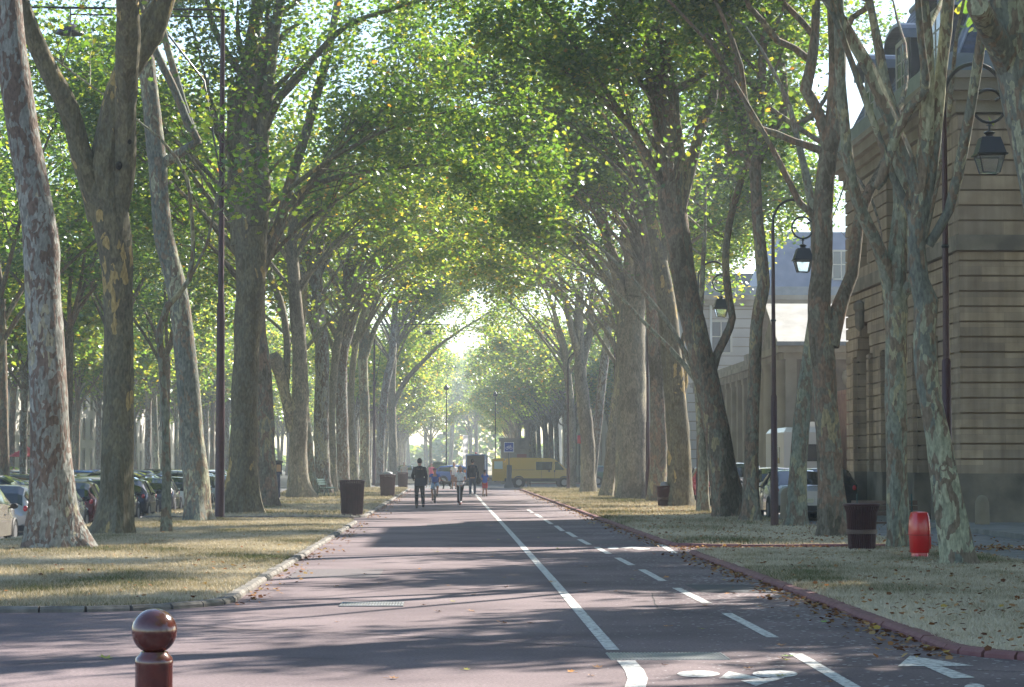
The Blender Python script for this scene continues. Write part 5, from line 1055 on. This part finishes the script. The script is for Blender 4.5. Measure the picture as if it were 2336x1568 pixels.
for wx in (1.0,4.05):
    for s_ in (-1,1):
        MB().torus((wx,s_*.93,.36),.38,.05,22,6,'y').build('wheel_arch', TRIM, t); w_ = MB().tube([(wx,s_*.72,.34),(wx,s_*.965,.34)],.34,22).build('wheel', RUBBER, t); MB().tube([(wx,s_*.9,.34),(wx,s_*.975,.34)],.2,16).build('rim', CHROME, w_)
for x in (2.98,3.34): MB().box(x,-.985,1.05,x+.09,-.95,1.16).build('door_handle', TRIM, t, False)
for x in (2.5,3.38): MB().box(x,-.962,.62,x+.015,-.953,1.15).build('door_seam', TRIM, t, False)
for s_,rz in ((-1,200),(1,100)):
    a = R(rz); d = Vector((math.cos(a),math.sin(a),0))*.88 if s_ < 0 else Vector((-.4,.78,0)); h0 = Vector((.02,s_*.93,.45)); nn = Vector((d.y,-d.x,0)).normalized()*.03
    P_ = lambda u,z,o=0: h0+d*u+Vector((0,0,z))+nn*o
    dd = MB().add([P_(0,0,-1),P_(1,0,-1),P_(1,1.45,-1),P_(.06,1.52,-1),P_(0,0,1),P_(1,0,1),P_(1,1.45,1),P_(.06,1.52,1)],[(0,1,2,3),(7,6,5,4),(0,4,5,1),(1,5,6,2),(2,6,7,3),(3,7,4,0)]).build('rear_door', YEL, t, False)
    MB().add([P_(.15,.8,-1.3),P_(.85,.8,-1.3),P_(.85,1.3,-1.3),P_(.15,1.3,-1.3)],[(0,1,2,3)]).add([P_(.15,.8,1.3),P_(.85,.8,1.3),P_(.85,1.3,1.3),P_(.15,1.3,1.3)],[(3,2,1,0)]).build('door_glass', mat('pale_glass',(.5,.6,.55),.15) if 'pale_glass' not in bpy.data.materials else bpy.data.materials['pale_glass'], dd, False)
# blue van seen from behind with an open load space
p = at(1085,1108,174); t = thing('blue_van','blue van seen from behind with its cargo box open, beside the yellow van','van',(p.x,174,0)); DB = paint('van_blue',(.03,.13,.34),0); PLY = mat('plywood_lining',(.34,.28,.20),.8)
b = MB().box(-.72,.05,.5,-.64,3.6,2.2).box(.64,.05,.5,.72,3.6,2.2).box(-.72,.05,2.2,.72,3.6,2.28).box(-.64,3.5,.5,.64,3.6,2.2); b.build('body', DB, t, False)
MB().box(-.638,.06,.5,.638,3.49,.56).box(-.638,.06,.57,-.62,3.49,2.19).box(.62,.06,.57,.638,3.49,2.19).box(-.618,3.3,.57,.618,3.48,2.19).build('load_lining', PLY, t, False)
MB().obox((.80,-.3,1.35),.04,.7,1.7,Matrix.Rotation(R(8),3,'Z')).build('rear_door', DB, t, False); MB().box(-.74,-.05,.38,.74,.1,.5).build('bumper', TRIM, t, False)
MB().box(-.7,3.6,.5,.7,4.7,1.25).box(-.66,3.6,1.25,.66,4.2,2.0).build('cab', DB, t, False)
for x in (-.6,.6):
    for y_ in (.8,3.9): MB().tube([(x-.09,y_,.32),(x+.09,y_,.32)],.32,18).build('wheel', RUBBER, t)
MB().ball((-.78,-.02,1.05),.09,.05,.14).build('tail_light', mat('orange_lamp',(.9,.25,.03),.3), t); MB().ball((.02,.4,2.36),.1,.1,.07).build('beacon', TAIL, t)
# motorhome in the lane
p = at(1826,1085,80); t = thing('motorhome','cream motorhome with rear ladder and roof boxes parked in the lane','motorhome',(14.9,98.5,0),R(0)); CW = mat('motorhome_white',(.60,.58,.54),.35,coat=.4)
MB().prism([(-1.1,0),(1.1,0),(1.1,5.6),(-1.1,5.6)],.55,2.9).add([(-1.1,0,2.9),(1.1,0,2.9),(1.1,5.6,2.9),(-1.1,5.6,2.9),(-.95,.18,3.1),(.95,.18,3.1),(.95,5.4,3.1),(-.95,5.4,3.1)],[(0,1,5,4),(1,2,6,5),(2,3,7,6),(3,0,4,7),(4,5,6,7)]).build('body', CW, t, False)
MB().box(-1.0,5.6,.5,1.0,7.0,1.3).add([(-.95,5.6,1.3),(.95,5.6,1.3),(.9,6.5,1.3),(-.9,6.5,1.3),(-.95,5.6,2.1),(.95,5.6,2.1),(.9,5.9,2.1),(-.9,5.9,2.1)],[(0,1,2,3),(7,6,5,4),(0,4,5,1),(1,5,6,2),(2,6,7,3),(3,7,4,0)]).build('cab', CW, t, False)
MB().box(-.7,-.02,1.7,.5,.0,2.4).build('rear_window', CARGLASS, t, False); MB().box(-1.12,1.2,1.6,-1.1,2.4,2.3).build('side_window', CARGLASS, t, False); MB().box(-1.115,3.2,.6,-1.1,3.9,2.5).build('door', mat('rv_door',(.5,.48,.45),.4), t, False)
ld = MB().tube([(.62,-.1,.8),(.62,-.1,3.1)],.02,6).tube([(.98,-.1,.8),(.98,-.1,3.1)],.02,6); [ld.tube([(.62,-.1,.95+i*.3),(.98,-.1,.95+i*.3)],.016,6) for i in range(7)]; ld.build('ladder', CHROME, t)
rk = MB().tube([(-.5,-.35,.8),(.4,-.35,.8),(.4,-.35,1.2),(-.5,-.35,1.2)],.02,6,closed=True).tube([(-.5,-.35,.8),(-.5,0,.8)],.02,6).tube([(.4,-.35,.8),(.4,0,.8)],.02,6); rk.build('cycle_rack', CHROME, t)
MB().box(-.2,1.0,3.1,.5,2.0,3.35).build('roof_box', CW, t, False); MB().box(-1.1,-.06,.5,1.1,0,.72).build('bumper', TRIM, t, False)
for s_ in (-1,1):
    MB().box(s_*.95-.07,-.03,.75,s_*.95+.07,-.001,1.0).build('tail_light', TAIL, t, False)
    for y_ in (1.4,6.1): MB().tube([(s_*.75,y_,.35),(s_*1.05,y_,.35)],.35,20).build('wheel', RUBBER, t)

# ------------------------------------------------------------------ people and animals
SKIN = mat('skin',(.42,.24,.17),.55,spec=.3); SKIN_D = mat('skin_tanned',(.28,.15,.10),.55,spec=.3); HAIRD = mat('dark_hair',(.018,.013,.01),.6)
EYE = mat('eye',(.03,.02,.02),.2); LIP = mat('lip',(.35,.12,.10),.5)
def remesh(o, v, sm=2):
    m = o.modifiers.new('r','REMESH'); m.mode = 'VOXEL'; m.voxel_size = v; m.use_smooth_shade = True
    s = o.modifiers.new('s','SMOOTH'); s.iterations = sm; s.factor = .5; return o
def cloth(name, c, rough=.9, **k): return mat('cloth_'+name, c, rough, c2=tuple(v*1.35 for v in c), scale=14, bump=.3, bscale=60, **k)
def person(label, px, py, Y, H, rz, J=None, top=None, legs=None, shoe=None, skin=SKIN, hair=HAIRD, sleeves='long', trousers='long', skirt=None, jacket=None, cap=None, grp=None, hairlen=0, z=0, loc=None):
    """J: joint offsets in units of height; figure faces local -Y"""
    p = loc or at(px,py,Y); t = thing('person', label, 'person', (p.x, p.y if loc else Y, z), rz, grp); s = H/1.75
    j = dict(hip=(0,0,.93),chest=(0,0,1.28),neck=(0,.01,1.47),head=(0,-.01,1.635),
             lk=(.10,-.02,.49),la=(.11,.03,.07),rk=(-.10,.0,.49),ra=(-.11,.02,.07),ls=(.165,0,1.41),le=(.225,.03,1.13),lw=(.215,-.05,.88),rs=(-.165,0,1.41),re=(-.225,.03,1.13),rw=(-.215,-.05,.88))
    j.update(J or {}); j = {k: Vector(v) for k,v in j.items()}
    def tb(b, pts, rad, seg=12): b.tube(pts, rad, seg)
    hd, nk, ch, hp = j['head'], j['neck'], j['chest'], j['hip']; body = MB()
    body.ball(hd+Vector((0,.01,.02)),.076,.095,.115,16,12).ball(hd+Vector((0,-.035,-.06)),.052,.052,.055,12,8); tb(body,[nk-Vector((0,0,.06)),nk+Vector((0,0,.03)),hd],[.062,.055,.06])
    body.ball(hd+Vector((0,-.098,-.012)),.014,.02,.024,8,6); [body.ball(hd+Vector((q*.078,.012,-.005)),.012,.022,.032,8,6) for q in (-1,1)]
    tr_ = [(hp-Vector((0,0,.08)),.145),(hp+Vector((0,0,.03)),.155),((hp+ch)/2,.135),(ch,.155),((ch*.35+nk*.65),.15),(nk,.075)]
    body.tube([q for q,_ in tr_],[r for _,r in tr_],16)
    for a in 'lr':
        S,E,Wr = j[a+'s'],j[a+'e'],j[a+'w']; sg = 1 if a == 'l' else -1
        tb(body,[S+Vector((-sg*.06,0,0)),S,(S+E)/2,E,(E+Wr)/2,Wr],[.06,.056,.046,.039,.037,.025])
        d = (Wr-E).normalized(); u = d.cross(Vector((sg,0,0))).normalized(); side_ = d.cross(u).normalized()
        pc = Wr+d*.055; body.ball(pc,.04,.04,.05,10,8,M=Matrix((u,side_,d)).transposed()@Matrix.Diagonal((.95,.42,1.0)))
        for f in range(4):
            o = Wr+d*.085+u*(.027-.018*f); ln = (.066,.076,.07,.055)[f]; c_ = side_*(-sg*.0)
            body.tube([o, o+d*ln*.5+side_*.006, o+d*ln*.85+side_*.02],[.0095,.009,.007],6)
        th = Wr+d*.03+u*.035; body.tube([th, th+u*.025+d*.03, th+u*.03+d*.06],[.011,.0105,.008],6)
        K,A = j[a+'k'],j[a+'a']; hj = hp+Vector((sg*.09,0,-.05))
        tb(body,[hj,(hj*.5+K*.5),K,(K*.6+A*.4),A],[.085,.073,.053,.052,.034]); tb(body,[A,A+Vector((0,.02,-.03)),A+Vector((0,-.05,-.045)),A+Vector((0,-.15,-.05))],[.035,.037,.034,.022])
    bo = body.build('body', skin, t); remesh(bo,.011,1)
    def garment(nm, m, parts, v=.014):
        g_ = MB()
        for pts,rad in parts: g_.tube(pts,rad,14)
        o = g_.build(nm, m, t); remesh(o, v, 2); return o
    sl = []
    for a in 'lr':
        S,E,Wr = j[a+'s'],j[a+'e'],j[a+'w']; sg = 1 if a == 'l' else -1; st_ = S+Vector((-sg*.07,0,0))
        if sleeves == 'long': sl.append(([st_,S,(S+E)/2,E,(E*.5+Wr*.5),Wr],[.075,.076,.064,.058,.053,.042]))
        elif sleeves == 'short': sl.append(([st_,S,S*.45+E*.55],[.072,.07,.062]))
    bt = jacket if jacket else -.03
    tor = [([hp+Vector((0,0,bt)),hp+Vector((0,0,.06)),(hp+ch)/2,ch,(ch*.35+nk*.65),nk+Vector((0,0,.035 if jacket else -.01))],[.175 if jacket else .16,.168,.152,.172,.150,.088])]
    tp = garment('jacket' if jacket else 'shirt', top, tor+sl)
    if skirt: garment('skirt', skirt, [([hp+Vector((0,0,.08)),hp-Vector((0,0,.1)),hp-Vector((0,0,.42))],[.15,.19,.23])])
    if legs:
        pp = []
        for a in 'lr':
            sg = 1 if a == 'l' else -1; K,A = j[a+'k'],j[a+'a']; hj = hp+Vector((sg*.085,0,-.04))
            if trousers == 'long': pp.append(([hj+Vector((0,0,.08)),hj,(hj+K)/2,K,(K+A)/2,A+Vector((0,0,.02))],[.09,.098,.088,.07,.064,.058]))
            else: pp.append(([hj+Vector((0,0,.08)),hj,(hj*.45+K*.55),K*.85+hj*.15],[.09,.1,.095,.088]))
        pp.append(([hp-Vector((0,0,.1)),hp+Vector((0,0,.07))],[.14,.155])); garment('trousers' if trousers == 'long' else 'shorts', legs, pp)
    for a in 'lr':
        A = j[a+'a']; d_ = Vector((0,-1,0)); so_ = MB().tube([A+Vector((0,.045,-.02)),A+Vector((0,.02,-.03)),A+Vector((0,-.07,-.04)),A+Vector((0,-.17,-.05))],[.04,.048,.043,.026],12); remesh(so_.build('shoe', shoe, t),.012,1)
    hh = MB().ball(hd+Vector((0,.028,.04)),.086,.095,.105,16,12)
    if hairlen: hh.tube([hd+Vector((0,.06,.05)),hd+Vector((0,.1,-.05)),hd+Vector((0,.09,-.05-hairlen))],[.08,.07,.045],12)
    hh.build('hair', hair, t)
    if cap: MB().ball(hd+Vector((0,.015,.062)),.095,.105,.085,16,10).box(hd.x-.06,hd.y-.17,hd.z+.05,hd.x+.06,hd.y-.06,hd.z+.062).build('cap', cap, t)
    for q in (-1,1): MB().ball(hd+Vector((q*.03,-.078,.012)),.012,.009,.009,8,6).build('eye', EYE, t)
    MB().ball(hd+Vector((0,-.083,-.058)),.024,.01,.008,8,6).build('mouth', LIP, t)
    t.scale = (s,s,s); return t, j
BLK = cloth('black',(.012,.013,.016)); NVY = cloth('navy',(.016,.02,.035)); JEAN = cloth('jeans',(.04,.06,.10)); WHT = cloth('white',(.62,.62,.62)); RBL = cloth('royal_blue',(.03,.09,.38)); RDS = cloth('red',(.35,.03,.04)); BRN = cloth('brown',(.22,.11,.07)); PNK = cloth('pink',(.6,.10,.16)); LBL = cloth('pale_jeans',(.22,.32,.45)); STR = cloth('striped',(.05,.10,.32)); SHB = mat('shoe_black',(.015,.015,.017),.45); SHW = mat('shoe_white',(.6,.6,.6),.6); SHR = mat('shoe_red',(.5,.03,.04),.5)
# man walking away in a long black jacket
t, j = person('man in a black coat and trousers walking away with a shoulder bag, nearest walker',957,1153,85,1.77,R(183),dict(la=(.10,-.02,.09),lk=(.10,-.10,.50),ra=(-.12,.30,.14),rk=(-.11,.04,.50),le=(.25,.04,1.15),lw=(.20,-.14,1.06),re=(-.235,.05,1.13),rw=(-.24,-.02,.86)),BLK,BLK,SHB,jacket=-.16)
bgm = MB().obox((-.02,.20,.95),.40,.08,.28,Matrix.Rotation(R(3),3,'Y')).build('shoulder_bag', NVY, None); bgm.location = t.location; bgm.rotation_euler = t.rotation_euler; put(bgm,'dark shoulder bag slung low on the back of the man in the black coat','bag')
# girl riding a scooter
t, j = person('girl in a white t-shirt and dark leggings riding a red kick scooter',1050,1140,92.5,1.50,R(-4),dict(hip=(0,0,.92),la=(.03,-.12,.17),lk=(.05,-.14,.55),ra=(-.10,.20,.10),rk=(-.07,-.03,.5),le=(.24,-.05,1.16),lw=(.17,-.30,1.08),re=(-.24,-.05,1.16),rw=(-.17,-.30,1.08)),WHT,BLK,SHW,sleeves='short',hairlen=.14)
def scooter(label, P, rz, s, c):
    q = thing('kick_scooter', label, 'scooter', P, rz); m = mat('scooter_'+str(int(P[1])),c,.35,coat=.4)
    MB().box(-.06,-.25,.085,.06,.3,.11).build('deck', m, q, False); MB().tube([(0,-.25,.1),(0,-.36,.2),(0,-.31,1.0)],.02,8).build('steering_column', CHROME, q); MB().tube([(-.2,-.31,1.0),(.2,-.31,1.0)],.016,8).build('handlebar', BLACKM, q)
    for y_ in (-.38,.33): w_ = MB().tube([(-.018,y_,.08),(.018,y_,.08)],.08,18).build('wheel', RUBBER, q); MB().tube([(-.02,y_,.08),(.02,y_,.08)],.05,12).build('hub', m, w_)
    q.scale = (s,s,s); return q
scooter('red kick scooter under the girl in the white t-shirt',(t.location.x,t.location.y,0),R(-4),.92,(.55,.02,.03))
# man with dark sweater, walking away
t, j = person('man in a dark sweater and blue jeans walking away, jacket tied at his side',1078,1126,117,1.80,R(178),dict(la=(.10,.16,.09),lk=(.11,.0,.5),ra=(-.10,-.14,.1),rk=(-.10,-.12,.5),re=(-.24,-.02,1.14),rw=(-.25,-.16,.93)),NVY,JEAN,SHW,jacket=-.02)
jk = MB().tube([(-.27,-.08,.96),(-.28,-.06,.84),(-.27,-.05,.68),(-.25,-.05,.62)],[.05,.10,.11,.04],10).build('draped_jacket', BLK, None); jk.location=t.location; jk.rotation_euler=t.rotation_euler; put(jk,'dark jacket hanging from the arm of the man in jeans','jacket')
# boy, blue shirt, red shorts, scooter
t, j = person('boy in a blue t-shirt and red shorts with his back turned on a small scooter',1106,1126,117,1.28,R(170),dict(la=(.13,.05,.08),ra=(-.12,-.04,.08),le=(.24,-.1,1.15),lw=(.16,-.32,1.1),re=(-.24,-.1,1.15),rw=(-.16,-.32,1.1)),RBL,RDS,SHB,sleeves='short',trousers='short')
scooter('small dark scooter held by the boy in red shorts',(t.location.x+.02,t.location.y,0),R(170),.78,(.05,.05,.06))
# woman in white and brown
person('woman in a white top and brown skirt standing behind the scooter girl',1036,1110,150,1.66,R(15),None,WHT,None,SHB,skin=SKIN,sleeves='short',skirt=BRN,hair=mat('light_hair',(.25,.16,.08),.6),hairlen=.1)
person('person in a pink top far behind the cyclist',984,1102,166,1.62,R(-20),None,PNK,JEAN,SHB,sleeves='short')
person('person in dark blue by the terrace at the far left',32,1060,170,1.75,R(30),None,NVY,BLK,SHB,z=-.42)
person('person in a pale top beyond the litter bins',922,1103,178,1.7,R(0),None,cloth('beige',(.4,.34,.28)),JEAN,SHB,sleeves='short')
person('distant walker in dark clothes between the van doors',1207,1112,163,1.2,R(180),None,NVY,NVY,SHB)
# young cyclist, riding towards the camera
t, j = person('young cyclist in a blue striped t-shirt and shorts riding towards the camera',992,1143,97,1.45,R(-2),dict(hip=(0,.18,.98),chest=(0,.02,1.26),neck=(0,-.06,1.43),head=(0,-.12,1.585),ls=(.18,-.04,1.38),rs=(-.18,-.04,1.38),le=(.25,-.16,1.16),lw=(.24,-.38,1.08),re=(-.25,-.16,1.16),rw=(-.24,-.38,1.08),lk=(.14,-.20,.78),la=(.12,-.06,.44),rk=(-.14,-.08,.62),ra=(-.12,.0,.20)),STR,LBL,SHB,sleeves='short',trousers='short',cap=mat('helmet_maroon',(.16,.02,.05),.3,coat=.5))
q = thing('bicycle','bicycle ridden towards the camera by the young cyclist','bicycle',t.location,R(-2)); FRM = mat('frame_silver',(.35,.36,.38),.35,.5)
for nm,y_ in (('front_wheel',-.52),('rear_wheel',.48)):
    w_ = MB().torus((0,y_,.33),.31,.02,28,8,'x').build(nm, RUBBER, q); sp_ = MB(); [sp_.tube([(0,y_,.33),(0,y_+.3*math.cos(R(a)),.33+.3*math.sin(R(a)))],.002,3) for a in range(0,360,20)]; sp_.tube([(-.04,y_,.33),(.04,y_,.33)],.02,8); sp_.build('spokes', CHROME, w_)
MB().tube([(0,-.38,.86),(0,-.52,.33)],.018,8).tube([(0,-.36,.78),(0,.08,.3)],.018,8).tube([(0,-.37,.84),(0,.16,.80)],.016,8).tube([(0,.08,.3),(0,.2,.86)],.016,8).tube([(0,.08,.3),(0,.48,.33)],.012,8).tube([(0,.17,.76),(0,.48,.33)],.012,8).build('frame', FRM, q)
MB().tube([(0,-.38,.86),(0,-.38,.95),(-.12,-.4,.98),(-.27,-.36,.98)],.014,8).tube([(0,-.38,.95),(.12,-.4,.98),(.27,-.36,.98)],.014,8).build('handlebar', BLACKM, q)
MB().ball((0,.22,.89),.07,.13,.03).build('saddle', BLACKM, q); MB().tube([(-.06,.08,.3),(.06,.08,.3)],.05,12).tube([(.05,.08,.3),(.07,.04,.45)],.012,6).tube([(-.05,.08,.3),(-.07,.12,.15)],.012,6).box(.06,-.02,.43,.15,.08,.455).box(-.15,.06,.13,-.06,.16,.155).build('crank', CHROME, q); q.scale=(.88,.88,.88)
# dog
p = at(1019,1112,150); d = thing('dog','small black dog standing behind the cyclist','dog',(p.x,150,0),R(-70)); b = MB()
b.tube([(0,.30,.40),(0,.18,.42),(0,0,.41),(0,-.2,.43),(0,-.3,.47)],[.07,.105,.10,.125,.09],12).tube([(0,-.26,.48),(0,-.36,.60),(0,-.40,.66)],[.09,.065,.06],12).ball((0,-.43,.67),.065,.08,.065).tube([(0,-.46,.65),(0,-.58,.62)],[.045,.028],10)
for s_ in (-1,1):
    b.tube([(s_*.07,-.22,.40),(s_*.075,-.2,.2),(s_*.075,-.22,.03),(s_*.075,-.26,.02)],[.055,.03,.022,.024],8).tube([(s_*.07,.24,.40),(s_*.08,.18,.24),(s_*.08,.30,.14),(s_*.08,.27,.03),(s_*.08,.23,.02)],[.075,.045,.026,.022,.024],8).tube([(s_*.04,-.41,.72),(s_*.06,-.40,.79)],[.025,.008],6)
b.tube([(0,.32,.44),(0,.42,.5),(0,.46,.6)],[.03,.02,.012],8); remesh(b.build('body', mat('black_fur',(.015,.014,.013),.8,bump=.4), d),.012,1)
MB().torus((0,-.32,.545),.075,.01,16,5,'z').build('collar', RDS, d)

# ------------------------------------------------------------------ haze over the avenue
hz = MB().box(-70,-30,-1.2,60,620,24).build('haze', mat('haze_air',(1,1,1)), None, False); put(hz,'pale sunlit haze filling the avenue','haze',None,'stuff')
nt = hz.data.materials[0].node_tree; nt.nodes.remove(nt.nodes['Principled BSDF']); pv = nt.nodes.new('ShaderNodeVolumePrincipled')
pv.inputs['Color'].default_value = (.80,.90,1,1); pv.inputs['Density'].default_value = HAZE_D; pv.inputs['Anisotropy'].default_value = .45
nt.links.new(pv.outputs[0], nt.nodes['Material Output'].inputs['Volume'])
